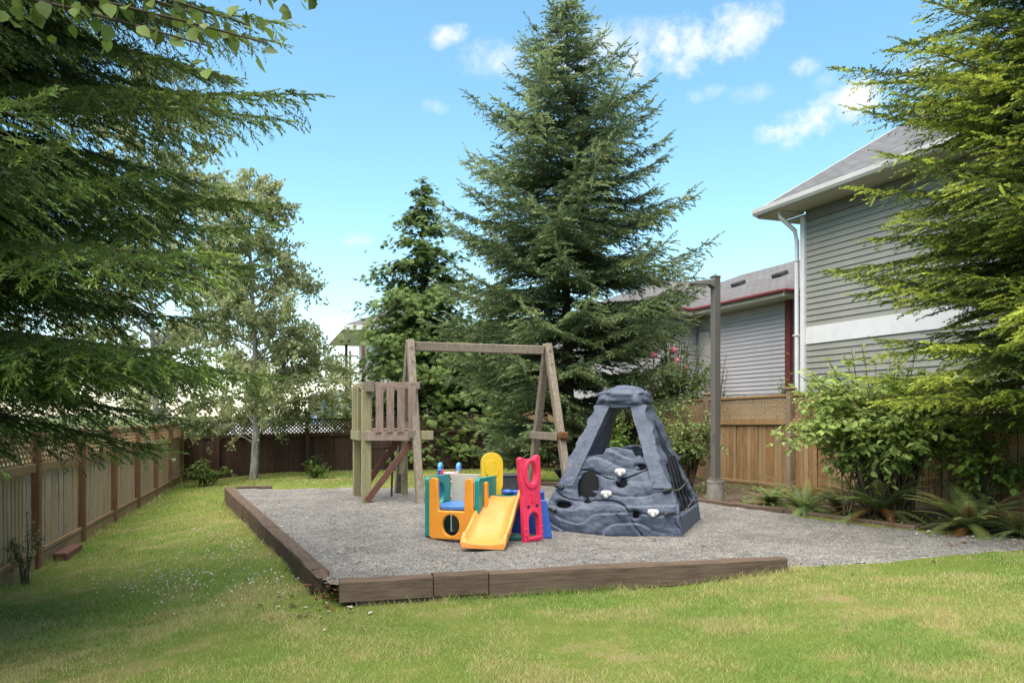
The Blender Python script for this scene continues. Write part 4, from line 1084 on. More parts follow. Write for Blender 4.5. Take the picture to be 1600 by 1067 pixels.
    tb_.build('trunk', M_bark, root)
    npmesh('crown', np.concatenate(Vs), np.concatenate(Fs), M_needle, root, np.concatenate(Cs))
    print('TRI', name, 'shoots', len(SP), 'near', int(near.sum()), 'tris', sum(len(f_) for f_ in Fs))
    return root
# large fir on the left, trunk just outside the picket fence
def lf_full(p):
    u, v, y = to_px(p); return (u > -280) & (u < 900) & (v > -140) & (v < 780) & (y > 3.0)
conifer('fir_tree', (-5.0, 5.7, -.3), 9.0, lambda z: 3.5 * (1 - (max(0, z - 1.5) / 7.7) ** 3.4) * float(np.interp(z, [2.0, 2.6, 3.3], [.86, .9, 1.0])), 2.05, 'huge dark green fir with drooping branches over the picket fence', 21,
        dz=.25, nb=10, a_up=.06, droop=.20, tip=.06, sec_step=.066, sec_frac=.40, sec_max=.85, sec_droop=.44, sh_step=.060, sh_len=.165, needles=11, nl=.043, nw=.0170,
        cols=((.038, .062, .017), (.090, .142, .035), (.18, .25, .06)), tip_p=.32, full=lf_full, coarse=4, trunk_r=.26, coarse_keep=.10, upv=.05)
# fir on the right between fence and gravel
def rf_full(p):
    u, v, y = to_px(p); return (u > 1050) & (u < 1860) & (v > -160) & (v < 860)
def rf_clip(a, L, z):
    x, y = math.cos(a), math.sin(a)
    out = x * .939 + y * .345                       # towards the grey house wall
    return min(L, 1.9 / out) if out > .05 else L
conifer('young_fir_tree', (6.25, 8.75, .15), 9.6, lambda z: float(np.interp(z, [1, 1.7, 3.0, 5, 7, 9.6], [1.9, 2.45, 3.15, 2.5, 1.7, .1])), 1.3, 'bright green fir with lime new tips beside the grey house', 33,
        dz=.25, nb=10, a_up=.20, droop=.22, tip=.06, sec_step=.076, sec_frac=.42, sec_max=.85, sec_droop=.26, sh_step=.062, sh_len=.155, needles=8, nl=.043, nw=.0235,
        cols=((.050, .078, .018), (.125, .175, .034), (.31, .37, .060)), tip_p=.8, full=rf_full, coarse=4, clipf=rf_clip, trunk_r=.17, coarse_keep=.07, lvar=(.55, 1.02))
# spruce behind the swing frame
conifer('spruce_tree', (1.22, 18.2, -.25), 11.0, lambda z: float(np.interp(z, [.75, 2, 5.2, 7.6, 9.2, 10.3, 11.0], [2.6, 3.3, 3.05, 2.25, 1.15, .45, .05])), .75, 'tall blue green spruce rising behind the swing frame', 47,
        dz=.40, nb=7, a_up=.14, droop=.24, tip=.20, sec_step=.095, sec_frac=.42, sec_max=1.05, sec_droop=.28, sh_step=.085, sh_len=.23, needles=13, nl=.085, nw=.032,
        cols=((.045, .070, .030), (.115, .165, .070), (.21, .26, .115)), tip_p=.5, full=None, coarse=8, trunk_r=.15, wood_in_view=False, lvar=(.60, 1.06), wr=.6)
# cedar behind the back fence
def cedar(name, base, H, Rm, label, seed):
    r = np.random.default_rng(seed); root = empty(name, base, 0, label, 'tree')
    t = Tubes(); t.add([(0, 0, 0), (.05, 0, H * .5), (0, 0, H)], [.16, .09, .01], 8)
    zs, rs = np.array([0, .22, .42, .62, .82, 1.0]) * H, np.array([.98, 1.0, .86, .56, .26, .02]) * Rm
    Pl, Dl, Wl = [], [], []
    nbr = int(25 * H)
    for k in range(nbr):
        zb = H * (1 - ((k + r.random()) / nbr) ** .75) * .985 + .05; a = r.uniform(0, 6.283); L = float(np.interp(zb, zs, rs)) * r.uniform(.55, 1.18) + .08
        h = np.array([math.cos(a), math.sin(a), 0]); m = int(14 + 60 * L ** 1.25 / 2); w = r.uniform(.12, 1, m) ** .7
        p = h * (L * w)[:, None]; p[:, 2] += zb + L * (.30 * w - .42 * w ** 2 + .16 * w ** 5) + .25 * (zb > .8 * H)
        sp = (.10 + .16 * L * (1 - .6 * w))[:, None]; off = r.normal(0, 1, (m, 3)) * sp; off[:, 2] *= .45; off[:, 2] -= .15 * np.abs(off[:, 0])
        Pl.append(p + off); Dl.append(unit(h + np.array([0, 0, -.25]) + r.normal(0, .45, (m, 3)))); Wl.append(w)
    p, d, w = map(np.concatenate, (Pl, Dl, Wl)); n = len(p); z = p[:, 2]; cl_ = fbm(p * 1.4 + seed, 3); rad = w; prof = np.ones(n); print('cedar', n)
    # flat scale spray: a fan of pointed fingers
    def spray(s):
        q = np.random.default_rng(s); V, Fc = [], []
        for k in range(9):
            an = R(-58 + 116 * k / 8 + q.uniform(-5, 5)); L = .19 * (1 - .45 * abs(k - 4) / 4) * q.uniform(.85, 1.15)
            dr = np.array([math.sin(an), math.cos(an), q.uniform(-.25, .05)]); pr = np.array([math.cos(an), -math.sin(an), 0]) * .021
            b = np.array([0, .02 * k * 0, 0]); V += [b + dr * L * .15 - pr, b + dr * L * .15 + pr, b + dr * L + np.array([0, 0, -.03])]; Fc.append([3 * k, 3 * k + 1, 3 * k + 2])
        return np.array(V), np.array(Fc)
    tm = [spray(seed + k) for k in range(4)]
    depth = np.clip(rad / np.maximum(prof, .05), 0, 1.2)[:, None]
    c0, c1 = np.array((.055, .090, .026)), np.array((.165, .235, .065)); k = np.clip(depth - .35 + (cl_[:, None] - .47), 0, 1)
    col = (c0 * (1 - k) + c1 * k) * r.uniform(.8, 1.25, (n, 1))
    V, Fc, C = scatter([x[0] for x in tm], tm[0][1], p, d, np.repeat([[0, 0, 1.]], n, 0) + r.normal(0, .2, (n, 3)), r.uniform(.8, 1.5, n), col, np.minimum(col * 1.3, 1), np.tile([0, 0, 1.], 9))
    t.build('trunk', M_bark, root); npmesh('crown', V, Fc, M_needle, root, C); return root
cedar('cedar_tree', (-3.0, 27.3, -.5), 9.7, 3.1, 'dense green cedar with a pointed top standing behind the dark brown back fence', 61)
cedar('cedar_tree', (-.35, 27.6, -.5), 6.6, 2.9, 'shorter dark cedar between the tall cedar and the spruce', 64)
# broadleaf trees and shrubs
def leaf_template(L, wd, fold=.25, droop=.15, seg=2):
    """pointed oval leaf, along +y, 2*(2*seg) triangles folded on the midrib"""
    ys = [0, .30 * L, .65 * L, L]; ws = [0.0, wd * .5, wd * .40, 0]
    V = [(0, ys[0], 0)]
    for y, w in zip(ys[1:3], ws[1:3]): V += [(-w, y, fold * w - droop * y * y / L), (0, y, -droop * y * y / L), (w, y, fold * w - droop * y * y / L)]
    V.append((0, L, -droop * L))
    Fc = [(0, 2, 1), (0, 3, 2), (1, 2, 5), (1, 5, 4), (2, 3, 6), (2, 6, 5), (4, 5, 7), (5, 6, 7)]
    return np.array(V, float), np.array(Fc)
def simple_leaf(L, wd):
    V = np.array([(0, 0, 0), (-wd / 2, L * .45, .15 * wd), (wd / 2, L * .45, .15 * wd), (0, L, -.1 * L)], float); return V, np.array([(0, 2, 1), (1, 2, 3)])
def leaf_mesh(name, parent, p, d, up, sc_, col, tmpl):
    V, Fc, C = scatter([tmpl[0]], tmpl[1], p, d, up, sc_, col); return npmesh(name, V, Fc, M_leaf, parent, C)
def birch(name, base, H, Rm, label, seed, nleaf=26, zc=.18, nlimb=60, lsize=.055, cols=((.15, .18, .075), (.36, .39, .19))):
    r = np.random.default_rng(seed); root = empty(name, base, 0, label, 'tree'); t = Tubes()
    z = np.linspace(0, H, 16); tr = np.stack([.10 * np.sin(z * .6), .08 * np.sin(z * .8 + 1), z], -1); t.add(tr, .11 * (1 - z / H) + .008, 8)
    Pp, Dd, Cc = [], [], []
    for k in range(nlimb):
        f0 = zc + (.97 - zc) * (k + r.random()) / nlimb; a = r.uniform(0, 6.283)
        L = Rm * (1.15 * (1 - f0) ** .65 + .12) * r.uniform(.7, 1.1) * min(1, .75 + (f0 - zc) * 4); h = np.array([math.cos(a), math.sin(a), 0])
        s = np.linspace(0, 1, 9); b = np.array([np.interp(f0 * H, z, tr[:, c]) for c in range(3)])
        pts = b + h * (L * s)[:, None] + np.array([0, 0, 1.]) * (L * (.75 * s - .55 * s ** 2))[:, None]
        t.add(pts, (.022 * (L / 2) + .004) * (1 - .85 * s), 5)
        for q in range(int(5 + L * 7)):
            ss = r.uniform(.2, 1); p0 = np.array([np.interp(ss, s, pts[:, c]) for c in range(3)])
            td = unit(h * .6 + r.normal(0, .6, 3) + np.array([0, 0, .05])); tl = r.uniform(.25, .6)
            n = nleaf // 2 + r.integers(0, nleaf); w = r.uniform(.1, 1, n)
            tw = p0 + td * (tl * w)[:, None]; tw[:, 2] -= .35 * tl * w ** 2
            t.add(np.array([p0, p0 + td * tl * .5 - [0, 0, .04 * tl], p0 + td * tl - [0, 0, .35 * tl]]), [.004, .003, .0015], 3)
            Pp.append(tw + r.normal(0, .05, (n, 3))); Dd.append(unit(r.normal(0, .7, (n, 3)) + np.array([0, 0, -.45]) + td * .4)); Cc.append(np.full(n, ss))
    Pp, Dd, Cc = map(np.concatenate, (Pp, Dd, Cc)); n = len(Pp)
    c0, c1 = map(np.array, cols); g = np.clip(r.random((n, 1)) * .7 + (fbm(Pp * 1.1, 3)[:, None] - .4), 0, 1); col = c0 * (1 - g) + c1 * g
    t.build('trunk', M_birchbark, root)
    leaf_mesh('crown', root, Pp, Dd, unit(r.normal(0, 1, (n, 3))), r.uniform(.7, 1.25, n), col, simple_leaf(lsize, lsize * .72)); print(name, 'leaves', n)
    return root
birch('birch_tree', (-6.75, 21.3, -.35), 8.1, 2.35, 'small leaved birch with a pale trunk by the dark brown back fence', 71, nleaf=38, zc=.13, nlimb=80, lsize=.085)
birch('tall_birch_tree', (-11.2, 25.5, -.5), 13.0, 3.9, 'tall birch seen through gaps in the huge fir', 73, nleaf=18, zc=.10, nlimb=80, lsize=.13)
birch('alder_tree', (-10.9, 16.5, -.5), 6.2, 2.9, 'bushy low alder behind the picket fence seen beneath the fir', 75, nleaf=12, zc=.04, nlimb=60, lsize=.10, cols=((.05, .085, .02), (.13, .18, .05)))
# poplar: only the overhanging limb reaches into view
def poplar():
    r = np.random.default_rng(5); root = empty('poplar_tree', (-5.7, 3.4, -.3), 0, 'broad leaved poplar limb hanging in front of the fir and sky', 'tree'); t = Tubes()
    t.add([(0, 0, 0), (.1, .1, 3), (.05, .2, 6), (.2, .1, 9)], [.2, .16, .11, .03], 10)
    Pp, Dd = [], []
    for (tip, st) in [(P(418, 68, 4.7), 3.6), (P(390, 40, 4.8), 3.9), (P(335, 75, 4.6), 3.6), (P(500, 0, 5.4), 4.2), (P(450, -15, 5.4), 4.4), (P(400, -30, 5.2), 4.3), (P(300, 20, 4.7), 3.9), (P(350, -60, 5.0), 4.4), (P(260, -40, 4.7), 4.2), (P(200, -80, 4.5), 4.5)]:
        tip = np.array(tip) - np.array([-5.7, 3.4, -.3]); b = np.array([.08, .18, st - .2]); s = np.linspace(0, 1, 12)
        pts = b + (tip - b) * s[:, None]; pts[:, 2] += .5 * np.sin(np.pi * s) * .8
        t.add(pts, .022 * (1 - .9 * s) + .003, 5)
        small = tip[1] > 1.6
        for k in range(46):
            ss = 1 - .5 * r.random() ** 1.3; p0 = np.array([np.interp(ss, s, pts[:, c]) for c in range(3)])
            Pp.append(p0 + r.normal(0, .07, 3) + [0, 0, -.02]); Dd.append(unit(np.array([.35, -.1, -1.0]) + r.normal(0, .45, 3)))
    Pp, Dd = np.array(Pp), np.array(Dd); n = len(Pp)
    col = np.array((.09, .13, .03)) * r.uniform(.6, 1.9, (n, 1)) * np.array([1.0, 1.0, .8])
    t.build('trunk', M_bark, root); leaf_mesh('crown', root, Pp, Dd, unit(r.normal(0, 1, (n, 3)) + [0, -.6, 0]), r.uniform(.55, 1.05, n), col, leaf_template(.105, .085, .2, .1))
poplar()
def shrub(name, base, H, Rx, Ry, label, seed, stems=40, lsize=.08, lw=.6, cols=((.04, .09, .015), (.14, .21, .04)), leaves=22, arch=.5, cat='shrub', group=None, fill=.25, twig=3, lean=(0, 0)):
    r = np.random.default_rng(seed); root = empty(name, base, 0, label, cat, group); t = Tubes(); Pp, Dd, Uu = [], [], []
    for k in range(stems):
        a = r.uniform(0, 6.283); q = math.sqrt(r.random()); tipv = np.array([Rx * q * math.cos(a) + lean[0], Ry * q * math.sin(a) + lean[1], H * r.uniform(.55, 1.03) * (1 - .42 * q * q)])
        b = np.array([r.normal(0, .10 * Rx), r.normal(0, .10 * Ry), -.05]); s = np.linspace(0, 1, 9)
        pts = b + (tipv - b) * s[:, None]; pts[:, 2] += arch * .35 * H * np.sin(np.pi * s) * (.3 + q); 
        t.add(pts, .009 * (1 - .8 * s) * (H / 1.5) ** .5 + .0015, 5)
        for j in range(twig + 1):
            if j == 0: p0, p1 = pts[3], pts[-1]; path = pts[2:]
            else:
                ss = r.uniform(.3, .9); p0 = np.array([np.interp(ss, s, pts[:, c]) for c in range(3)])
                td = unit(np.array([tipv[0], tipv[1], .3]) / (np.linalg.norm(tipv[:2]) + .2) * .6 + r.normal(0, .6, 3)); tl = r.uniform(.15, .42) * H * .4
                path = np.array([p0, p0 + td * tl * .5, p0 + td * tl - [0, 0, .2 * tl]]); t.add(path, [.004, .003, .0015], 3)
            n = max(3, leaves // (1 if j == 0 else 2)); w = np.linspace(.05, 1, n) * (len(path) - 1)
            i0 = np.minimum(w.astype(int), len(path) - 2); p = path[i0] + (path[i0 + 1] - path[i0]) * (w - i0)[:, None]
            ax_ = unit(path[i0 + 1] - path[i0]); sd_ = unit(np.cross(ax_, [0, 0, 1.]) + 1e-4) * np.where(np.arange(n) % 2, 1, -1)[:, None]
            Pp.append(p + r.normal(0, .015, (n, 3))); Dd.append(unit(sd_ * .9 + ax_ * .5 + np.array([0, 0, -.30]) + r.normal(0, .28, (n, 3)))); Uu.append(unit(np.array([[0, 0, 1.]]) + r.normal(0, .35, (n, 3))))
    Pp, Dd, Uu = map(np.concatenate, (Pp, Dd, Uu)); n = len(Pp)
    ok = Pp[:, 2] > .02
    Pp, Dd, Uu = Pp[ok], Dd[ok], Uu[ok]; n = len(Pp)
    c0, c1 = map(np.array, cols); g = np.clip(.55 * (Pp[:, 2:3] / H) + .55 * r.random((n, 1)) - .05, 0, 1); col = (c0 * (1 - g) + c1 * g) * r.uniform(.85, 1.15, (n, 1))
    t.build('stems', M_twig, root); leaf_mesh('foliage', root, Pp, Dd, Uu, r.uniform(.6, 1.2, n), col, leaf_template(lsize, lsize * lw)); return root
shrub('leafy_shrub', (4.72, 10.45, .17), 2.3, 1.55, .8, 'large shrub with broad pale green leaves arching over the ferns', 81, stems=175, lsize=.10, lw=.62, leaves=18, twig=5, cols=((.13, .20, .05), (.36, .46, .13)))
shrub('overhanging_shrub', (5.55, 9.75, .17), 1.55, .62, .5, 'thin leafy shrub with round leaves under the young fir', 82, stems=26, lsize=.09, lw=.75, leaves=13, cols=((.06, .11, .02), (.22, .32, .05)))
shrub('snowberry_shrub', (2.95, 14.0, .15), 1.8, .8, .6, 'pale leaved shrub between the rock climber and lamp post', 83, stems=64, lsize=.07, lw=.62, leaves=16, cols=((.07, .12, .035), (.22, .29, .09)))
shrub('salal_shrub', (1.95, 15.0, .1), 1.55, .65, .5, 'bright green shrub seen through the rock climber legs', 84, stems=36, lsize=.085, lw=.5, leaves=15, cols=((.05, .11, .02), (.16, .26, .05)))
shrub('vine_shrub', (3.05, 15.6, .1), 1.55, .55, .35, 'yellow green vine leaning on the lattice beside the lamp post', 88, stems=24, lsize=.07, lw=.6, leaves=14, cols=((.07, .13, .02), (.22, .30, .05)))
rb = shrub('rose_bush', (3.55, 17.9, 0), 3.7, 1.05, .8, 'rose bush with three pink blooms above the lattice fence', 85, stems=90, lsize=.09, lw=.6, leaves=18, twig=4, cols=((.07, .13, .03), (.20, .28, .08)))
M_rose = plain('rose_petal', (.78, .22, .33), .6, .25, 25)
for (u, v, rr_) in ((1021, 555, .13), (1053, 547, .12), (1058, 563, .09), (1072, 574, .06)):
    c = P(u, v, 17.35) - Vector((3.55, 17.9, 0)); bm = bmesh.new()
    for k in range(16):
        a = k * 2.4; q = .2 + .8 * k / 16
        M4 = Matrix.Translation(c + Vector((math.cos(a), math.sin(a) * .7, .25 * math.sin(k))) * rr_ * .5 * q) @ Matrix.Rotation(a, 4, 'Z') @ Matrix.Rotation(R(35 + 40 * q), 4, 'Y') @ Matrix.Diagonal((rr_ * .55, rr_ * .5, rr_ * .14, 1))
        bmesh.ops.create_icosphere(bm, subdivisions=1, radius=1, matrix=M4)
    ro_ = obj('rose', bm, M_rose, rb, True)
    tube('rose_stem', [c + Vector((0, 0, -rr_ * .3)), c + Vector((.03, .15, -.35))], .008, M_twig, ro_, 5)
shrub('grey_leaf_shrub', (4.25, 17.1, 0), 2.9, .6, .5, 'grey green shrub rising above the fence right of the lamp post', 86, stems=34, lsize=.055, lw=.4, leaves=16, cols=((.07, .10, .05), (.16, .20, .10)))
shrub('climbing_vine', (5.35, 15.9, 0), 3.3, .22, .2, 'tall thin leafy vine climbing beside the grey house corner', 87, stems=9, lsize=.085, lw=.6, leaves=18, arch=.1, cols=((.06, .12, .02), (.18, .26, .05)))
shrub('low_weed', (-5.0, 20.9, -.35), .75, .45, .35, 'leafy weeds at the birch foot by the back fence', 91, stems=20, lsize=.08, leaves=10, group='weeds along the back fence')
shrub('low_weed', tuple(P(492, 745, 22.6)), .7, .35, .2, 'single leafy weed against the middle of the back fence', 92, stems=12, lsize=.09, leaves=8, group='weeds along the back fence')
shrub('low_weed', (-7.5, 20.2, -.35), .85, .8, .4, 'bushy weeds in the corner of the left and back fences', 93, stems=30, lsize=.08, leaves=10, group='weeds along the back fence')
shrub('sapling', (-5.2, 8.75, -.3), .75, .28, .3, 'sparse twiggy sapling in front of the picket fence', 94, stems=9, lsize=.05, leaves=10, cols=((.04, .08, .02), (.10, .15, .05)))
# sword ferns
def fern(base, size, label, seed, nfr=36):
    r = np.random.default_rng(seed); root = empty('sword_fern', base, 0, label, 'fern', 'sword ferns along the bed'); V, Fc, C = [], [], []; off = 0; st = Tubes(); dead = []
    for k in range(nfr):
        a = 6.283 * k / nfr + r.normal(0, .25); L = size * r.uniform(.75, 1.15); up_ = r.uniform(.75, 1.5); h = np.array([math.cos(a), math.sin(a), 0])
        s = np.linspace(0, 1, 12); hor = L * (s * .55 + .35 * s ** 2); ver = L * (up_ * .75 * s - .62 * s ** 2.2 * (1.2 if up_ < 1 else .75))
        pts = h * hor[:, None] + np.array([0, 0, 1.]) * ver[:, None]; st.add(pts, .004 * (1 - s * .8), 4)
        n = 30; w = np.linspace(.1, 1, n); p = np.stack([np.interp(w, s, pts[:, c]) for c in range(3)], -1); tn = unit(np.gradient(p, axis=0)); sd_ = unit(np.cross(tn, [0, 0, 1.])); nr = np.cross(sd_, tn)
        c_ = np.array((.13, .20, .065)) * r.uniform(.6, 1.7) * np.array([r.uniform(.9, 1.3), 1, r.uniform(.8, 1.1)])
        if r.random() < .10: c_ = np.array((.16, .075, .025))
        pl = size * .15 * np.sin(np.pi * np.clip(w * .93 + .07, 0, 1)) ** .55 * (1.05 - .55 * w)
        for sg in (-1, 1):
            d = unit(sd_ * sg + tn * .45 - np.array([0, 0, .22])); wv = tn * (size * .011)
            q0, q1, q2, q3 = p - wv, p + wv, p + d * pl[:, None] * .55 + wv * .9, p + d * pl[:, None]
            vv = np.stack([q0, q1, q2, q3], 1).reshape(-1, 3); i_ = np.arange(n)[:, None] * 4
            V.append(vv); Fc.append(np.concatenate([i_ + [0, 1, 2], i_ + [0, 2, 3]]) + off); C.append(np.repeat((c_ * r.uniform(.85, 1.15, (n, 1))), 4, 0)); off += len(vv)
    npmesh('fronds', np.concatenate(V), np.concatenate(Fc), M_leaf, root, np.concatenate(C)); st.build('stems', M_twig, root); return root
def on_bed(u, v, zz=.2):
    Y = F_PX * (CAM_H - zz) / (v - HOR); return ((u - 800) / F_PX * Y, Y, zz - .04)
fern(on_bed(1205, 785), .55, 'yellowish sword fern nearest the lamp post base', 1)
fern(on_bed(1258, 797), .72, 'dense sword fern under the left side of the large shrub', 2)
fern(on_bed(1375, 808), .95, 'large sword fern with brown dead fronds below the large shrub', 3, 46)
fern(on_bed(1318, 800), .55, 'small dark sword fern between two larger ferns', 4)
fern(on_bed(1515, 828), .85, 'wide sword fern with arching fronds before the bare fence boards', 5, 44)
fern(on_bed(1600, 835), .6, 'low sword fern at the gravel edge under the young fir', 6)

# grass: one triangle per blade, thinning out with distance
def grass():
    r = np.random.default_rng(77)
    def band(n, y0, y1, hmin, hmax, wd):
        y = r.uniform(y0, y1, n); hw = .66 * y + .5; x = r.uniform(-1, 1, n) * hw; return x, y, np.full(n, wd), r.uniform(hmin, hmax, n)
    parts = [band(440000, 4.0, 6.2, .012, .036, .0045), band(360000, 6.2, 9.5, .014, .038, .0068), band(200000, 9.5, 15, .018, .042, .011), band(90000, 15, 24, .025, .055, .02)]
    x, y, wd, h = [np.concatenate(q) for q in zip(*parts)]
    jx, jy = x + .05 * r.normal(0, 1, len(x)), y + .05 * r.normal(0, 1, len(x))
    dl = (x - LF0[0]) * .967 + (y - LF0[1]) * .255; dr_ = (x - RF0[0]) * .939 + (y - RF0[1]) * .345
    db = -(x - BF0[0]) * -.287 * -1 + (BF0[1] - y) * .958; db = (x - BF0[0]) * .287 - (y - BF0[1]) * .958
    eg = np.minimum.reduce([seg_dist(x, y, PIT[0], PIT[1]), seg_dist(x, y, PIT[-1], PIT[0])])
    h = np.where(eg < .16, h * r.uniform(1.0, 2.6, len(h)), h); h = np.where(dl < .25, h * 2.0, h)
    ok = ~in_poly(jx, jy, PIT) & (dl > .02) & (dr_ < -.1) & (db > .1)
    bedlike = (y > 8.3) & (x > 2.0) & (dr_ > -3.4) & ~in_poly(x, y, PIT); ok &= ~(bedlike & (r.random(len(x)) > .12))
    dirt = fbm(np.stack([x * 1.5 + 3, y * 1.5, 0 * x], -1), 4); sp = np.clip((dirt - .41) * 9, 0, 1)
    nearA = np.hypot(x + 1.55, y - 6.5) < .32
    thin = np.clip((fbm(np.stack([x * 2.1, y * 2.1, 0 * x + 7], -1), 3) - .30) * 5, .15, 1)
    ok &= (r.random(len(x)) < np.clip(.25 + sp * .9, 0, 1) * thin) & ~(nearA & (r.random(len(x)) < .85))
    x, y, wd, h = x[ok], y[ok], wd[ok], h[ok]; n = len(x); z = lawn_surface(x, y) - .004
    lush = fbm(np.stack([x * .55 + 11, y * .55, 0 * x], -1), 3); h = h * (.7 + .9 * lush)
    a = r.uniform(0, 6.283, n); ln = r.uniform(.2, 1.1, n) * h; la = r.uniform(0, 6.283, n)
    b = np.stack([x, y, z], -1); sd_ = np.stack([np.cos(a), np.sin(a), 0 * a], -1) * (wd / 2)[:, None]; tip = b + np.stack([np.cos(la) * ln, np.sin(la) * ln, h], -1)
    V = np.stack([b - sd_, b + sd_, tip], 1).reshape(-1, 3)
    mott = fbm(np.stack([x * 3.1, y * 3.1, 0 * x + 2], -1), 3)
    g = np.clip((lush - .47) * 3.4 + (mott - .45) * 3.0 + .62 + .22 * r.normal(0, 1, n), 0, 1)[:, None]
    c = np.array((.32, .315, .12)) * (1 - g) + np.array((.17, .255, .058)) * g
    straw = r.random(n) < .05 + .22 * (mott < .36); c[straw] = np.array((.36, .30, .15)); c *= r.uniform(.75, 1.25, (n, 1))
    C = np.repeat(c, 3, 0).reshape(n, 3, 3); C[:, 2] *= 1.25
    o = npmesh('grass', V, np.arange(3 * n).reshape(-1, 3), M_grass, None, C.reshape(-1, 3)); tag(o, 'short patchy green lawn grass with dry straw coloured spots', 'grass', kind='stuff'); print('grass', n)
grass()
# clover heads in the lawn
def clover():
    r = np.random.default_rng(8); P_ = []
    for (u, v, n, su, sv) in ((320, 826, 60, 50, 8), (350, 862, 70, 60, 9), (260, 890, 60, 70, 8), (420, 905, 55, 40, 12), (200, 880, 30, 60, 12), (440, 845, 25, 25, 12), (330, 935, 20, 60, 10), (285, 905, 60, 50, 8)):
        Y = F_PX * 1.5 / (v + r.normal(0, sv, n) - HOR); X_ = (u + r.normal(0, su, n) - 800) / F_PX * Y; P_.append(np.stack([X_, Y], -1))
    P_ = np.concatenate(P_); P_ = P_[~in_poly(P_[:, 0], P_[:, 1], PIT)]
    oc = np.array([(1, 0, 0), (-1, 0, 0), (0, 1, 0), (0, -1, 0), (0, 0, 1), (0, 0, -1)], float); of = np.array([(0, 2, 4), (2, 1, 4), (1, 3, 4), (3, 0, 4), (2, 0, 5), (1, 2, 5), (3, 1, 5), (0, 3, 5)])
    n = len(P_); z = lawn_surface(P_[:, 0], P_[:, 1]) + r.uniform(.03, .065, n); c = np.stack([P_[:, 0], P_[:, 1], z], -1)
    V = c[:, None] + oc[None] * r.uniform(.006, .012, (n, 1, 1)); Fc = of[None] + (np.arange(n) * 6)[:, None, None]
    col = np.repeat(np.array((.62, .60, .52))[None] * r.uniform(.8, 1.1, (n, 1)), 6, 0)
    tag(npmesh('clover_flowers', V.reshape(-1, 3), Fc.reshape(-1, 3), M_leaf, None, col), 'small white clover heads scattered over the lawn strip', 'clover', kind='stuff')
clover()
# loose stones on the gravel, and leaf litter
def stones():
    r = np.random.default_rng(9); n = 9000
    y = 6.5 + 6.5 * r.random(n) ** 1.5; x = r.uniform(-4.5, 5.5, n); ok = in_poly(x, y, PIT); x, y = x[ok], y[ok]; n = len(x); z = gravel_z(x, y)
    oc = np.array([(1, 0, 0), (-1, 0, 0), (0, 1, 0), (0, -1, 0), (0, 0, 1), (0, 0, -1)], float); of = np.array([(0, 2, 4), (2, 1, 4), (1, 3, 4), (3, 0, 4), (2, 0, 5), (1, 2, 5), (3, 1, 5), (0, 3, 5)])
    s = r.uniform(.005, .012, (n, 1, 1)) * r.uniform(.6, 1.3, (n, 1, 3)); a = r.uniform(0, 6.28, n); ca, sa = np.cos(a)[:, None], np.sin(a)[:, None]
    q = oc[None] * s; q = np.stack([q[..., 0] * ca - q[..., 1] * sa, q[..., 0] * sa + q[..., 1] * ca, q[..., 2] * .8], -1)
    V = q + np.stack([x, y, z + .003], -1)[:, None]; c = r.uniform(.09, .36, (n, 1)) * np.array([[1.0, .985, .95]])
    tag(npmesh('loose_stones', V.reshape(-1, 3), (of[None] + (np.arange(n) * 6)[:, None, None]).reshape(-1, 3), M_stone, None, np.repeat(c, 6, 0)), 'loose grey stones on the gravel surface', 'gravel', kind='stuff')
M_stone = foliage_mat('stone_colour', 0, .9, .2)
stones()
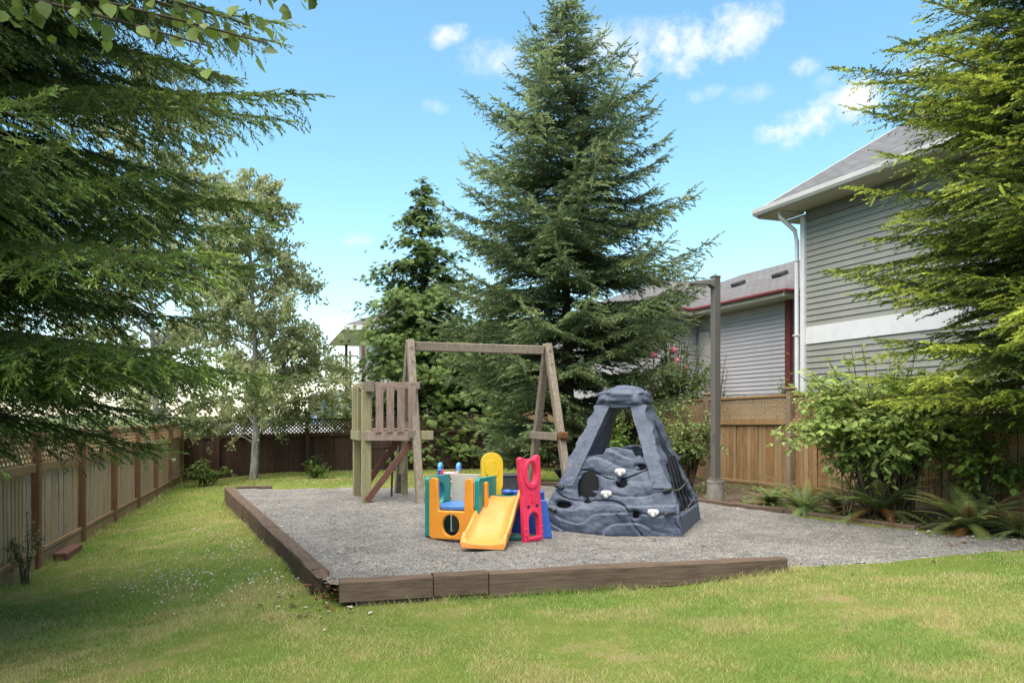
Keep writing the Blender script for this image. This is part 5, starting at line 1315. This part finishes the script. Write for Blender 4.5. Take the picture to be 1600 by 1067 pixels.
def litter():
    r = np.random.default_rng(10); pts = []
    for (u, v, zz) in [(612, 893, .17), (588, 888, .17), (640, 905, .17), (1290, 880, .15), (1405, 868, .16), (1350, 879, .16), (560, 875, .17), (1252, 873, .16), (1320, 838, .17), (505, 862, .16), (527, 862, .17), (1075, 900, .08), (1032, 906, .07), (450, 842, .16), (511, 815, .17), (1130, 840, .17), (1463, 880, .16)]:
        Y = F_PX * (CAM_H - zz) / (v - HOR); pts.append(((u - 800) / F_PX * Y, Y))
    for k in range(150): pts.append((r.uniform(4.4, 6.6), r.uniform(8.2, 9.7)))
    for k in range(45): pts.append((r.uniform(-3.5, 4.5), r.uniform(7, 12)))
    for k in range(40): pts.append((r.normal(-1.5, .2), r.normal(6.35, .2)))
    pts = np.array(pts); n = len(pts); z = np.where(in_poly(pts[:, 0], pts[:, 1], PIT), gravel_z(pts[:, 0], pts[:, 1]), np.maximum(lawn_surface(pts[:, 0], pts[:, 1]), np.where(pts[:, 0] > 4, .19, -1))) + .012
    cs = np.array([(.20, .09, .035), (.10, .055, .03), (.34, .25, .14), (.28, .10, .03), (.5, .46, .40)])[r.integers(0, 5, n)]
    V, Fc, C = scatter([leaf_template(.05, .03, .5, -.2)[0]], leaf_template(.05, .03, .5, -.2)[1], np.concatenate([pts, z[:, None]], 1), unit(np.concatenate([r.normal(0, 1, (n, 2)), np.zeros((n, 1))], 1)), unit(np.array([[0, 0, 1.]]) + r.normal(0, .3, (n, 3))), r.uniform(.5, 1.2, n), cs)
    tag(npmesh('leaf_litter', V, Fc, M_leaf, None, C), 'fallen brown leaves and bark chips on gravel and bed', 'fallen leaves', kind='stuff')
litter()

def ground_cover():
    r = np.random.default_rng(12); n = 5200
    x = r.uniform(1.5, 7.5, n); y = r.uniform(8.2, 17, n); c = np.stack([x, y], -1); ok = bed_keep(c) & (fbm(np.stack([x * 1.6, y * 1.6, 0 * x], -1), 3) > .42); x, y = x[ok], y[ok]; n = len(x)
    p = np.stack([x, y, bed_z(x, y) + r.uniform(0, .07, n)], -1); g = r.random((n, 1)); col = np.array((.07, .11, .025)) * (1 - g) + np.array((.19, .24, .06)) * g
    t = leaf_template(.055, .035, .3, .2); V, Fc, C = scatter([t[0]], t[1], p, unit(r.normal(0, 1, (n, 3)) * np.array([1, 1, .5]) + [0, 0, .3]), unit(np.array([[0, 0, 1.]]) + r.normal(0, .4, (n, 3))), r.uniform(.5, 1.3, n), col)
    tag(npmesh('ground_cover', V, Fc, M_leaf, None, C), 'low green weeds carpeting the bed beneath shrubs and ferns', 'weeds', kind='stuff')
ground_cover()
